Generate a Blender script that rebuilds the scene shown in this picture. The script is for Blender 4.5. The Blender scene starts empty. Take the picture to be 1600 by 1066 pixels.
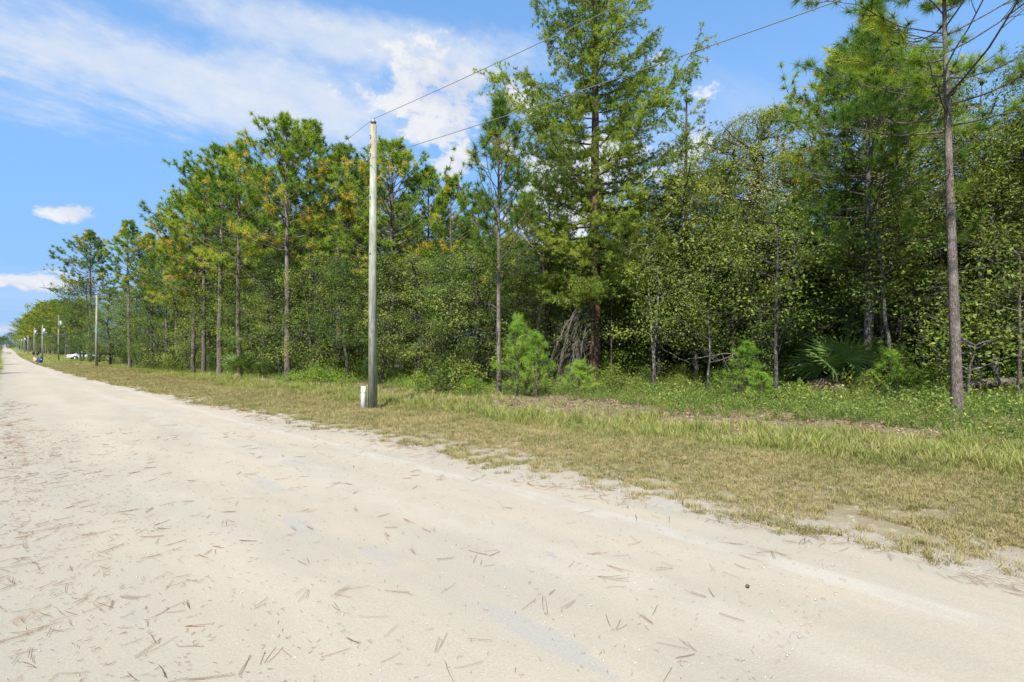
import bpy, math, random
import numpy as np
from mathutils import Vector

# ------------------------------------------------------------------ camera, light, exposure
sc = bpy.context.scene
COL = sc.collection
HEAD = math.radians(44.8)                # camera heading, clockwise from the road (+Y)
F = np.array([math.sin(HEAD), math.cos(HEAD)]); R = np.array([math.cos(HEAD), -math.sin(HEAD)])
EYE = 1.7
cam = bpy.data.cameras.new('camera'); cam_o = bpy.data.objects.new('camera', cam); COL.objects.link(cam_o)
cam.sensor_width = 36; cam.lens = 18.0; cam.clip_start = 0.05; cam.clip_end = 9000
cam.shift_y = 7 / 1600
cam_o.location = (0, 0, EYE); cam_o.rotation_euler = (math.radians(90), 0, -HEAD)
sc.camera = cam_o
sc.render.resolution_x = 1024; sc.render.resolution_y = 682
sc.view_settings.view_transform = 'Standard'; sc.view_settings.look = 'None'
sc.view_settings.gamma = 1; sc.view_settings.use_curve_mapping = False
sc.view_settings.exposure = 1.1
sc.cycles.max_bounces = 6; sc.cycles.diffuse_bounces = 4; sc.cycles.transmission_bounces = 4; sc.cycles.transparent_max_bounces = 4

SUN_AZ = math.degrees(HEAD) + 180 + 13   # bearing of the sun, clockwise from +Y: behind the camera, to the left
SUN_EL = 50
def bearing(az, el):
    a, e = math.radians(az), math.radians(el)
    return Vector((math.sin(a) * math.cos(e), math.cos(a) * math.cos(e), math.sin(e)))
sun = bpy.data.lights.new('sun', 'SUN'); sun_o = bpy.data.objects.new('sun', sun); COL.objects.link(sun_o)
sun.energy = 3.8; sun.angle = math.radians(0.53); sun.color = (1, .95, .87)
sun_o.rotation_euler = bearing(SUN_AZ, SUN_EL).to_track_quat('Z', 'Y').to_euler()

def pxdir(px):                            # horizontal direction for a column of the 1600 px photograph, per metre of depth
    return F + (px - 800) / 800 * R
def azel(px, py):
    d = pxdir(px); v = np.array([d[0], d[1], (540 - py) / 800]); v /= np.linalg.norm(v)
    return math.atan2(v[0], v[1]), math.asin(v[2])

# ------------------------------------------------------------------ node helper
class NT:
    def __init__(s, tree): s.t = tree; s.n = tree.nodes; s.l = tree.links
    def new(s, kind, **kw):
        n = s.n.new(kind)
        for k, v in kw.items(): setattr(n, k, v)
        return n
    def put(s, sock, v):
        if v is None: return
        if isinstance(v, bpy.types.NodeSocket): s.l.new(v, sock)
        else:
            if isinstance(v, (tuple, list)) and len(v) == 3 and sock.type == 'RGBA': v = (*v, 1)
            sock.default_value = v
    def math(s, op, a, b=None, c=None, clamp=False):
        n = s.new('ShaderNodeMath', operation=op, use_clamp=clamp)
        s.put(n.inputs[0], a); s.put(n.inputs[1], b); s.put(n.inputs[2], c)
        return n.outputs[0]
    def mix(s, f, a, b, mode='MIX'):
        n = s.new('ShaderNodeMix', data_type='RGBA', blend_type=mode)
        s.put(n.inputs[0], f); s.put(n.inputs[6], a); s.put(n.inputs[7], b)
        return n.outputs[2]
    def noise(s, vec, scale, detail=3, rough=.5, dist=0.0, out=0):
        n = s.new('ShaderNodeTexNoise'); s.put(n.inputs['Vector'], vec); n.inputs['Scale'].default_value = scale
        n.inputs['Detail'].default_value = detail; n.inputs['Roughness'].default_value = rough; n.inputs['Distortion'].default_value = dist
        return n.outputs[out]
    def step(s, v, lo, hi):
        n = s.new('ShaderNodeMapRange', interpolation_type='SMOOTHSTEP'); s.put(n.inputs[0], v)
        n.inputs[1].default_value = lo; n.inputs[2].default_value = hi
        return n.outputs[0]
    def ramp(s, f, stops):
        n = s.new('ShaderNodeValToRGB'); e = n.color_ramp.elements
        while len(e) < len(stops): e.new(.5)
        for q, (p, c) in zip(e, stops): q.position = p; q.color = (*c, 1)
        s.put(n.inputs[0], f); return n.outputs[0]
    def scalev(s, vec, k):
        n = s.new('ShaderNodeVectorMath', operation='MULTIPLY'); s.put(n.inputs[0], vec); n.inputs[1].default_value = k
        return n.outputs[0]

# ------------------------------------------------------------------ sky
w = bpy.data.worlds.new('World'); sc.world = w; w.use_nodes = True
T = NT(w.node_tree); T.n.clear()
sky = T.new('ShaderNodeTexSky', sky_type='NISHITA'); sky.sun_disc = False
sky.sun_elevation = math.radians(SUN_EL); sky.sun_rotation = math.radians(SUN_AZ % 360)
sky.air_density = 1.0; sky.dust_density = 0.2; sky.ozone_density = 2.2
tc = T.new('ShaderNodeTexCoord'); sep = T.new('ShaderNodeSeparateXYZ'); T.l.new(tc.outputs['Generated'], sep.inputs[0])
X_, Y_, Z_ = sep.outputs
az = T.math('ARCTAN2', X_, Y_); el = T.math('ARCSINE', Z_)
zc = T.math('ADD', T.math('MAXIMUM', Z_, 0.0), 0.10)
comb = T.new('ShaderNodeCombineXYZ')
T.put(comb.inputs[0], T.math('DIVIDE', X_, zc)); T.put(comb.inputs[1], T.math('DIVIDE', Y_, zc))
rot = T.new('ShaderNodeMapping'); rot.inputs['Rotation'].default_value = (0, 0, math.radians(20)); rot.inputs['Scale'].default_value = (.42, 1.0, 1)
T.l.new(comb.outputs[0], rot.inputs[0])
wisp = T.noise(rot.outputs[0], 1.1, 9, .64, .5)
puff = T.noise(T.scalev(tc.outputs['Generated'], (1, 1, 1.5)), 9, 9, .63, .25)
fine = T.noise(T.scalev(tc.outputs['Generated'], (1, 1, 1.8)), 22, 5, .6)
def blob(px, py, rx, ry, tilt=0.0, lo=1.0, hi=0.0):
    a0, e0 = azel(px, py); a1, _ = azel(px + 5, py); _, e1 = azel(px, py - 5)
    ra, re = abs(a1 - a0) / 5 * rx, abs(e1 - e0) / 5 * ry
    da = T.math('SUBTRACT', az, a0); de = T.math('SUBTRACT', el, e0)
    if tilt: de = T.math('MULTIPLY_ADD', da, -tilt * re / ra, de)
    q = T.math('ADD', T.math('POWER', T.math('DIVIDE', da, ra), 2.0), T.math('POWER', T.math('DIVIDE', de, re), 2.0))
    return T.math('SUBTRACT', 1.0, T.math('SQRT', q))          # 1 at the centre, 0 on the rim
def cmax(*v):
    r = v[0]
    for x in v[1:]: r = T.math('SMOOTH_MAX', r, x, .25)
    return r
# high veil: long wisps that go on all over the sky, thickest in the north-west
veil_m = cmax(blob(150, 100, 560, 120), blob(430, 150, 380, 85), blob(520, 60, 420, 60))
veil = T.step(T.math('ADD', T.math('MULTIPLY_ADD', T.math('MAXIMUM', veil_m, -.35), .85, T.math('MULTIPLY_ADD', wisp, 2.6, -1.28)), T.math('MULTIPLY_ADD', fine, .45, -.225)), .0, .75)
thin_m = cmax(blob(1130, 190, 300, 110), blob(60, 450, 320, 38), blob(1500, 330, 500, 140))
thin = T.step(T.math('MULTIPLY_ADD', T.math('MAXIMUM', thin_m, -.5), .5, T.math('MULTIPLY_ADD', wisp, 2.2, -1.05)), -.05, .8)
# cumulus
cum_m = cmax(blob(720, 140, 190, 95), blob(690, 205, 85, 34), blob(930, 290, 260, 130), blob(1350, 400, 500, 70), blob(712, 264, 48, 34), blob(118, 333, 62, 20), blob(60, 443, 130, 17), blob(300, 520, 500, 26))
cum = T.step(T.math('ADD', T.math('MULTIPLY_ADD', T.math('MAXIMUM', cum_m, -.6), .85, T.math('MULTIPLY_ADD', puff, 3.4, -1.85)), T.math('MULTIPLY_ADD', fine, .5, -.25)), .0, .38)
hs = T.new('ShaderNodeHueSaturation'); hs.inputs['Saturation'].default_value = 1.12; hs.inputs['Value'].default_value = 1.15; hs.inputs['Hue'].default_value = .496; T.l.new(sky.outputs[0], hs.inputs['Color'])
skyc = hs.outputs[0]
skyc = T.mix(T.math('MULTIPLY_ADD', T.step(el, .75, .0), .60, .30), skyc, (.84, 1.72, 3.35))
c1 = T.mix(T.math('MULTIPLY', thin, .30), skyc, (2.95, 3.2, 3.6))
c2 = T.mix(T.math('MULTIPLY', T.math('MULTIPLY', veil, T.math('ADD', T.math('MULTIPLY', fine, .55), T.math('MULTIPLY', T.noise(rot.outputs[0], 3.2, 7, .62), 1.0))), 1.02, None, True), c1, (2.95, 3.2, 3.6))
cumc = T.mix(T.step(puff, .62, .42), (3.5, 3.55, 3.65), (2.7, 2.9, 3.35))
c3 = T.mix(T.math('MULTIPLY', cum, .93), c2, cumc)
bg = T.new('ShaderNodeBackground'); T.l.new(c3, bg.inputs[0]); bg.inputs[1].default_value = 0.12
wo = T.new('ShaderNodeOutputWorld'); T.l.new(bg.outputs[0], wo.inputs[0])

# ------------------------------------------------------------------ terrain
GY = np.array([-400, 3, 7, 18, 50, 80, 134, 250, 400, 900, 3000.]); GZ = np.array([0, 0, -.06, -.3, -.7, -.9, -1.4, -2.0, -2.3, -.6, .6])
def gz(x, y):
    x = np.asarray(x, float); y = np.asarray(y, float)
    z = np.interp(y, GY, GZ)
    side = np.clip((x - 5.3) / 3, 0, 1)
    z = z + side * (.05 * np.sin(x * .9 + y * .31) + .05 * np.sin(y * .55 + 1.3) + .03 * np.sin(x * 2.3 - y * 1.1))
    z = z + np.clip((-x - .3) / 4, 0, 1) * (.10 + .06 * np.sin(y * .4))
    z = z + np.where((x > 0) & (x < 5.2), .03 * np.sin(np.clip(x, 0, 5.2) / 5.2 * math.pi), 0)
    return z
def at(px, depth, dz=0.0):
    p = pxdir(px) * depth
    return Vector((p[0], p[1], float(gz(p[0], p[1])) + dz))
def need_h(px, depth, topy):              # height above its ground for a thing whose top shows at row topy
    p = at(px, depth); return EYE + (540 - topy) * depth / 800 - p.z
def treeline(y): return np.interp(y, [-30, 12, 20, 32, 50, 65, 110], [20, 20, 15.8, 13, 12, 10.2, 9.8])
def in_clearing(x, y): return (y > 112) & (y < 300) & (x < 24)

# ------------------------------------------------------------------ materials
def mat(name):
    m = bpy.data.materials.new(name); m.use_nodes = True
    t = NT(m.node_tree); t.n.clear(); return m, t
def finish(m, t, col, rough=.8, bump=None, spec=.3, bstr=.4, bdist=.02, metal=0.0):
    b = t.new('ShaderNodeBsdfPrincipled'); t.put(b.inputs['Base Color'], col); t.put(b.inputs['Roughness'], rough)
    b.inputs['Specular IOR Level'].default_value = spec; b.inputs['Metallic'].default_value = metal
    if bump is not None:
        n = t.new('ShaderNodeBump'); n.inputs['Strength'].default_value = bstr; n.inputs['Distance'].default_value = bdist
        t.put(n.inputs['Height'], bump); t.l.new(n.outputs[0], b.inputs['Normal'])
    o = t.new('ShaderNodeOutputMaterial'); t.l.new(b.outputs[0], o.inputs[0]); return m
def plain(name, col, rough=.6, spec=.4, var=.15, scale=6., metal=0.0):
    m, t = mat(name); c = t.new('ShaderNodeTexCoord').outputs['Object']
    n = t.noise(c, scale, 4, .6)
    k = t.math('MULTIPLY_ADD', n, var * 2, 1 - var)
    cc = t.mix(1.0, tuple(col), k, 'MULTIPLY')
    return finish(m, t, cc, rough, n, spec, .15, .01, metal)
def leafmat(name, stops, trans=.32, rough=.6, objvar=.22, gloss=.2, tint=1.25, patch=0.0, boost=(1.36, 1.40, 1.32)):
    rough = max(rough, .5); gloss = min(gloss, .25)
    m, t = mat(name)
    a = t.new('ShaderNodeAttribute', attribute_name='v').outputs['Fac']
    oin = t.new('ShaderNodeObjectInfo'); oi = oin.outputs['Random']
    f = t.math('ADD', a, t.math('MULTIPLY_ADD', oi, objvar, -objvar / 2))
    if patch: f = t.math('ADD', f, t.math('MULTIPLY_ADD', t.noise(oin.outputs['Location'], .9, 3), patch, -patch / 2))
    stops = [(p, tuple(min(.62, q * k) for q, k in zip(c_, boost))) for p, c_ in stops]
    c = t.ramp(f, stops)
    b = t.new('ShaderNodeBsdfPrincipled'); t.put(b.inputs['Base Color'], c); b.inputs['Roughness'].default_value = rough
    b.inputs['Specular IOR Level'].default_value = gloss
    tr = t.new('ShaderNodeBsdfTranslucent'); t.put(tr.inputs[0], t.mix(1.0, c, (tint * 1.05, tint, tint * .45), 'MULTIPLY'))
    mx = t.new('ShaderNodeMixShader'); mx.inputs[0].default_value = trans
    t.l.new(b.outputs[0], mx.inputs[1]); t.l.new(tr.outputs[0], mx.inputs[2])
    o = t.new('ShaderNodeOutputMaterial'); t.l.new(mx.outputs[0], o.inputs[0]); return m

M = {}
M['needle'] = leafmat('pine needles', [(0, (.065, .120, .020)), (.35, (.125, .195, .026)), (.66, (.23, .29, .035)), (.90, (.34, .35, .045)), (1, (.44, .31, .05))], .38)
M['needle_dark'] = leafmat('dark pine needles', [(0, (.048, .095, .020)), (.5, (.11, .17, .028)), (.85, (.21, .24, .035)), (1, (.38, .28, .06))], .38)
M['needle_young'] = leafmat('young pine needles', [(0, (.12, .22, .03)), (.5, (.22, .35, .045)), (1, (.32, .41, .07))], .45)
M['sand_needle'] = leafmat('sand pine needles', [(0, (.10, .14, .028)), (.45, (.165, .225, .038)), (.8, (.27, .325, .048)), (1, (.32, .30, .07))], .45)
M['oak'] = leafmat('oak leaves', [(0, (.050, .080, .018)), (.35, (.105, .145, .026)), (.65, (.185, .220, .042)), (.90, (.25, .26, .060)), (1, (.30, .19, .07))], .38)
M['oak_dark'] = leafmat('dark oak leaves', [(0, (.035, .065, .018)), (.5, (.078, .120, .024)), (.85, (.155, .195, .034)), (1, (.24, .18, .06))], .34)
M['oak_olive'] = leafmat('olive oak leaves', [(0, (.075, .100, .026)), (.5, (.165, .190, .040)), (.85, (.27, .275, .060)), (1, (.34, .25, .08))], .38)
M['shrub'] = leafmat('bright shrub leaves', [(0, (.09, .16, .025)), (.5, (.19, .28, .038)), (.85, (.33, .39, .055)), (1, (.42, .34, .07))], .42)
M['palm'] = leafmat('palm frond', [(0, (.06, .105, .03)), (.6, (.125, .185, .05)), (1, (.20, .25, .08))], .2, .35, .1, .6)
M['palm_dead'] = leafmat('dead palm frond', [(0, (.16, .09, .05)), (1, (.34, .23, .14))], .2, .7, .1, .2)
M['grass'] = leafmat('tall green grass', boost=(1.08, 1.08, 1.0), stops= [(0, (.15, .19, .050)), (.4, (.25, .28, .075)), (.7, (.40, .365, .145)), (1, (.50, .41, .23))], trans=.35, rough=.6, objvar=.4, gloss=.2, patch=.8)
M['grass_dry'] = leafmat('short dry grass', boost=(1.08, 1.08, 1.0), stops= [(0, (.13, .145, .05)), (.3, (.24, .225, .090)), (.6, (.37, .295, .150)), (1, (.46, .36, .22))], trans=.25, rough=.7, objvar=.4, gloss=.15, patch=.9)
M['cover'] = leafmat('low weeds', [(0, (.06, .105, .025)), (.4, (.125, .175, .035)), (.68, (.20, .235, .055)), (.88, (.28, .25, .08)), (1, (.25, .15, .08))], .34, .5, .4, .3, patch=.9)
M['litter'] = leafmat('dead leaves and needles', boost=(1, 1, 1), stops=[(0, (.11, .07, .04)), (.5, (.24, .15, .09)), (1, (.42, .31, .21))], trans=.1, rough=.8, objvar=.4)
M['roadneedle'] = leafmat('fallen pine needles', boost=(1, 1, 1), stops=[(0, (.075, .027, .008)), (.5, (.19, .078, .022)), (1, (.30, .15, .05))], trans=.05, objvar=0)

def bark(name, a, b, c, sc_=(9, 9, 2.6), lich=0.0):
    m, t = mat(name); o = t.new('ShaderNodeTexCoord').outputs['Object']
    v = t.new('ShaderNodeTexVoronoi', feature='DISTANCE_TO_EDGE'); wv = t.new('ShaderNodeVectorMath', operation='ADD'); t.l.new(t.scalev(o, sc_), wv.inputs[0]); t.put(wv.inputs[1], t.scalev(t.noise(t.scalev(o, sc_), 1.6, 4, .6, out=1), (1.5, 1.5, 1.5))); t.put(v.inputs['Vector'], wv.outputs[0]); v.inputs['Scale'].default_value = 2.2
    n = t.noise(t.scalev(o, sc_), 3, 6, .65); n2 = t.noise(o, 1.3, 3)
    col = t.mix(t.step(n, .35, .65), a, b); col = t.mix(t.math('MULTIPLY', t.step(v.outputs['Distance'], .14, .0), .8), col, c)
    col = t.mix(t.math('MULTIPLY', t.step(n2, .5, .62), .5), col, tuple(x * 1.35 for x in b))
    if lich: col = t.mix(t.math('MULTIPLY', t.step(t.noise(o, 5, 5, .7), .53, .60), lich), col, (.34, .34, .30))
    h = t.math('ADD', t.math('MINIMUM', v.outputs['Distance'], .2), t.math('MULTIPLY', n, .15))
    return finish(m, t, col, .9, h, .15, .9, .06)
M['bark'] = bark('grey brown pine bark', (.115, .088, .070), (.215, .178, .15), (.040, .030, .024))
M['bark_pale'] = bark('pale pine bark', (.155, .122, .10), (.27, .225, .19), (.07, .05, .04))
M['bark_red'] = bark('reddish pine bark', (.10, .058, .042), (.175, .105, .078), (.04, .022, .018), (10, 10, 3))
M['bark_dark'] = bark('dark oak bark', (.060, .050, .042), (.12, .105, .09), (.02, .017, .015), (12, 12, 4), .35)
M['bark_lichen'] = bark('lichen covered bark', (.09, .08, .065), (.17, .155, .13), (.035, .03, .025), (12, 12, 4), .8)
M['dead'] = plain('bare dead wood', (.235, .20, .155), .9, .1, .35, 5)

# weathered pole wood
def polemat():
    m, t = mat('weathered utility pole wood'); o = t.new('ShaderNodeTexCoord').outputs['Object']
    g = t.noise(t.scalev(o, (22, 22, .8)), 2.0, 7, .7); s = t.noise(t.scalev(o, (3, 3, 1.2)), 2.2, 5, .6)
    col = t.mix(t.step(g, .38, .62), (.16, .17, .115), (.40, .41, .31)); col = t.mix(t.step(s, .45, .7), col, (.42, .40, .33))
    col = t.mix(t.math('MULTIPLY', t.step(t.noise(t.scalev(o, (60, 60, 1.0)), 1.3, 3), .60, .66), .75), col, (.09, .085, .065))
    sp = t.new('ShaderNodeSeparateXYZ'); t.l.new(o, sp.inputs[0])
    col = t.mix(t.math('MULTIPLY', t.step(sp.outputs[2], 7.2, 8.1), .5), col, (.30, .23, .15))
    return finish(m, t, col, .85, g, .15, .6, .02)
M['pole'] = polemat()
M['porcelain'] = plain('grey glazed porcelain', (.20, .19, .19), .25, .6, .1)
M['steel'] = plain('galvanised steel', (.42, .43, .44), .45, .5, .1, 8, .6)
M['wire'] = plain('aluminium cable', (.17, .19, .19), .5, .4, .05)
M['white_plastic'] = plain('weathered white plastic', (.74, .75, .73), .5, .4, .06, 9)
M['lamp_grey'] = plain('pale grey painted can', (.70, .72, .73), .4, .5, .05)
M['blue_plastic'] = plain('blue plastic', (.012, .06, .22), .45, .4, .06)
M['tan_plastic'] = plain('tan plastic', (.50, .36, .22), .55, .3, .06)
M['black'] = plain('black plastic', (.02, .02, .022), .5, .4, .05)
M['rubber'] = plain('tyre rubber', (.025, .025, .027), .85, .2, .1)
M['paint_white'] = plain('white car paint', (.78, .79, .80), .2, .6, .01)
M['glass'] = plain('dark car glass', (.02, .025, .03), .06, .8, .01)
M['red_lens'] = plain('red lens', (.35, .015, .01), .2, .6, .01)
M['concrete'] = plain('pale concrete', (.55, .53, .49), .85, .2, .12, 2)
M['cone'] = plain('dry pine cone', (.13, .085, .055), .85, .2, .3, 30)
M['stone'] = plain('pale limestone grit', (.62, .59, .53), .9, .2, .25, 3)

def roadmat():
    m, t = mat('packed sand and limestone road'); o = t.new('ShaderNodeTexCoord').outputs['Object']
    sp = t.new('ShaderNodeSeparateXYZ'); t.l.new(o, sp.inputs[0]); X = sp.outputs[0]
    big = t.noise(t.scalev(o, (1.0, .22, 1)), .9, 4, .55); mid = t.noise(t.scalev(o, (1, .6, 1)), 2.6, 5, .6)
    fin = t.noise(o, 70, 5, .75); grit = t.noise(o, 190, 3, .6)
    col = t.mix(t.step(big, .36, .64), (0.345, 0.311, 0.240), (0.397, 0.343, 0.260))
    col = t.mix(t.math('MULTIPLY', t.step(mid, .48, .70), .55), col, (0.416, 0.347, 0.255))
    # wheel tracks: slightly paler packed bands along the road
    wob = t.math('ADD', X, t.math('MULTIPLY_ADD', t.noise(t.scalev(o, (0, 1, 0)), .12, 2), .8, -.4))
    for c0, hw, k, cc in ((1.35, .30, .25, (0.416, 0.373, 0.300)), (3.0, .34, .38, (0.430, 0.390, 0.318)), (4.15, .16, .45, (0.450, 0.420, 0.361))):
        band = t.step(t.math('ABSOLUTE', t.math('SUBTRACT', wob, c0)), hw, hw * .4)
        col = t.mix(t.math('MULTIPLY', t.math('MULTIPLY', band, t.step(mid, .3, .6)), k), col, cc)
    # grey hard limestone showing through
    pat = t.step(t.noise(t.scalev(o, (1.5, .55, 1)), 1.55, 5, .62, .4), .655, .70)
    rest = t.math('MULTIPLY', t.step(X, 4.2, 3.2), pat)
    col = t.mix(t.math('MULTIPLY', rest, .8), col, (0.297, 0.285, 0.260))
    wn = t.math('MULTIPLY_ADD', mid, 1.6, -.8); Y = sp.outputs[1]
    for cx, cy, hx, hy in ((2.18, 1.98, .085, .46), (2.10, 3.66, .07, .24), (1.97, 4.8, .09, .3), (2.3, 6.6, .1, .5), (1.2, .95, .16, .35)):
        q = t.math('ADD', t.math('POWER', t.math('DIVIDE', t.math('SUBTRACT', X, cx), hx), 2.0), t.math('POWER', t.math('DIVIDE', t.math('SUBTRACT', Y, cy), hy), 2.0))
        col = t.mix(t.math('MULTIPLY', t.step(t.math('ADD', q, t.math('MULTIPLY_ADD', t.noise(o, 9, 4, .6), 3.0, -1.5)), 1.45, .75), .5), col, (.315, .298, .272))
    # greyer, greener left shoulder
    col = t.mix(t.math('MULTIPLY', t.step(X, 1.5, -.3), .6), col, (0.304, 0.284, 0.224))
    # red-brown dust of broken needles on the left shoulder
    dust = t.math('MULTIPLY', t.step(t.noise(t.scalev(o, (2, 1.1, 1)), 1.6, 5, .7), .56, .66), t.step(X, .75, .2))
    col = t.mix(t.math('MULTIPLY', dust, .45), col, (0.249, 0.167, 0.109))
    k = t.math('MULTIPLY_ADD', fin, .50, .75); col = t.mix(1.0, col, k, 'MULTIPLY')
    col = t.mix(t.math('MULTIPLY', t.step(grit, .66, .72), .5), col, (0.180, 0.147, 0.109))
    col = t.mix(t.math('MULTIPLY', t.step(grit, .34, .28), .6), col, (0.513, 0.480, 0.416))
    h = t.math('ADD', t.math('ADD', t.math('MULTIPLY', fin, .5), t.math('MULTIPLY', grit, .25)), t.math('MULTIPLY', mid, .7))
    return finish(m, t, col, .95, h, .1, .55, .018)
M['road'] = roadmat()

def groundmat():
    m, t = mat('sandy ground with litter'); o = t.new('ShaderNodeTexCoord').outputs['Object']
    sp = t.new('ShaderNodeSeparateXYZ'); t.l.new(o, sp.inputs[0]); X, Y = sp.outputs[0], sp.outputs[1]
    n1 = t.noise(o, 1.1, 5, .65); n2 = t.noise(o, 7, 6, .7); n3 = t.noise(o, 40, 4, .7)
    xx = t.math('ADD', X, t.math('MULTIPLY_ADD', n1, 1.8, -.9))
    sand = t.mix(n3, (.34, .30, .235), (.50, .445, .355))
    drygr = t.mix(n2, (.17, .135, .07), (.34, .28, .16))
    green = t.mix(n2, (.10, .11, .04), (.22, .21, .09))
    lit = t.mix(n3, (.12, .10, .05), (.30, .25, .15))
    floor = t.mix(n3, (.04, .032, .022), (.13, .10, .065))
    col = t.mix(t.step(xx, 5.0, 6.3), sand, drygr)
    col = t.mix(t.math('MULTIPLY', t.step(n2, .56, .66), t.step(xx, 7.6, 6.4)), col, sand)
    col = t.mix(t.step(xx, 7.6, 8.4), col, green); col = t.mix(t.step(xx, 9.8, 11), col, lit)
    col = t.mix(t.math('MULTIPLY', t.math('MULTIPLY', t.step(xx, 9.2, 10.2), t.step(xx, 13, 12)), t.step(n1, .56, .62)), col, t.mix(n3, (.30, .25, .18), (.44, .38, .30)))
    far = t.step(Y, 40, 80)
    col = t.mix(t.math('MULTIPLY', far, t.step(X, 3.3, 3.9)), col, t.mix(n2, (.12, .15, .045), (.24, .25, .09)))
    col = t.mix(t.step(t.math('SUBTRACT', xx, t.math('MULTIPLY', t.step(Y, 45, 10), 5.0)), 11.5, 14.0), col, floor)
    col = t.mix(t.step(X, -.1, -.7), col, t.mix(n2, (.13, .14, .05), (.28, .25, .12)))
    return finish(m, t, col, .95, t.math('ADD', n3, t.math('MULTIPLY', n2, 1.5)), .1, .8, .03)
M['ground'] = groundmat()

# ------------------------------------------------------------------ mesh helpers
class Bag:
    def __init__(s): s.V = []; s.Q = []; s.Tr = []; s.a = []; s.n = 0
    def add(s, V, quads=None, tris=None, v=0.5):
        V = np.asarray(V, float).reshape(-1, 3)
        if quads is not None and len(quads): s.Q.append(np.asarray(quads) + s.n)
        if tris is not None and len(tris): s.Tr.append(np.asarray(tris) + s.n)
        s.a.append(np.broadcast_to(np.asarray(v, float), (len(V),))); s.V.append(V); s.n += len(V)
    def mesh(s, name, material, smooth=False):
        me = bpy.data.meshes.new(name); V = np.concatenate(s.V) if s.V else np.zeros((0, 3))
        Q = np.concatenate(s.Q) if s.Q else np.zeros((0, 4), int); Tr = np.concatenate(s.Tr) if s.Tr else np.zeros((0, 3), int)
        me.vertices.add(len(V)); me.vertices.foreach_set('co', V.astype(np.float32).ravel())
        nl = Q.size + Tr.size; me.loops.add(nl); me.polygons.add(len(Q) + len(Tr))
        me.loops.foreach_set('vertex_index', np.concatenate([Q.ravel(), Tr.ravel()]).astype(np.int32))
        ls = np.concatenate([np.arange(len(Q)) * 4, Q.size + np.arange(len(Tr)) * 3]).astype(np.int32)
        me.polygons.foreach_set('loop_start', ls)
        if smooth: me.polygons.foreach_set('use_smooth', np.ones(len(Q) + len(Tr), bool))
        me.update(calc_edges=True)
        at_ = me.attributes.new('v', 'FLOAT', 'POINT'); at_.data.foreach_set('value', np.concatenate(s.a).astype(np.float32))
        if material is not None: me.materials.append(material)
        return me
def unit(v): return v / np.maximum(np.linalg.norm(v, axis=-1, keepdims=True), 1e-9)
def tube(b, pts, rad, n=6, cap=False, v=.5):
    P = np.asarray(pts, float); r = np.broadcast_to(np.asarray(rad, float), (len(P),))
    if cap:
        P = np.vstack([P, P[-1] + (P[-1] - P[-2]) * 1e-3]); r = np.append(r, 1e-4)
        P = np.vstack([P[0] - (P[1] - P[0]) * 1e-3, P]); r = np.insert(r, 0, 1e-4)
    t = unit(np.gradient(P, axis=0)); m = np.abs(t.mean(0))
    ref = np.array([1., .17, .05]) if m[2] > .6 else np.array([.05, .02, 1.])
    N = unit(np.cross(t, ref)); B = np.cross(t, N)
    a = np.arange(n) / n * 2 * math.pi
    ring = P[:, None] + r[:, None, None] * (np.cos(a)[None, :, None] * N[:, None] + np.sin(a)[None, :, None] * B[:, None])
    K = len(P); i = np.arange(K - 1)[:, None] * n; j = np.arange(n)[None]; jn = (j + 1) % n
    q = np.stack([i + j, i + jn, i + n + jn, i + n + j], -1).reshape(-1, 4)
    b.add(ring.reshape(-1, 3), q, v=v)
def box(b, c, s, rz=0.0, taper=1.0):
    x, y, z = [k / 2 for k in s]; V = np.array([[i * x * (taper if k > 0 else 1), j * y * (taper if k > 0 else 1), k * z] for k in (-1, 1) for i, j in ((-1, -1), (1, -1), (1, 1), (-1, 1))])
    cr, sr = math.cos(rz), math.sin(rz); V = np.stack([V[:, 0] * cr - V[:, 1] * sr, V[:, 0] * sr + V[:, 1] * cr, V[:, 2]], -1) + np.array(c)
    b.add(V, [[3, 2, 1, 0], [4, 5, 6, 7], [0, 1, 5, 4], [1, 2, 6, 5], [2, 3, 7, 6], [3, 0, 4, 7]])
def lathe(b, prof, n=14, c=(0, 0, 0)):
    tubeP = np.array([[c[0], c[1], c[2] + z] for r, z in prof]); r = np.array([p[0] for p in prof])
    a = np.arange(n) / n * 2 * math.pi
    ring = tubeP[:, None] + np.stack([np.cos(a)[None] * r[:, None], np.sin(a)[None] * r[:, None], np.zeros((len(r), n))], -1)
    K = len(r); i = np.arange(K - 1)[:, None] * n; j = np.arange(n)[None]; jn = (j + 1) % n
    b.add(ring.reshape(-1, 3), np.stack([i + j, i + jn, i + n + jn, i + n + j], -1).reshape(-1, 4))

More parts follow.
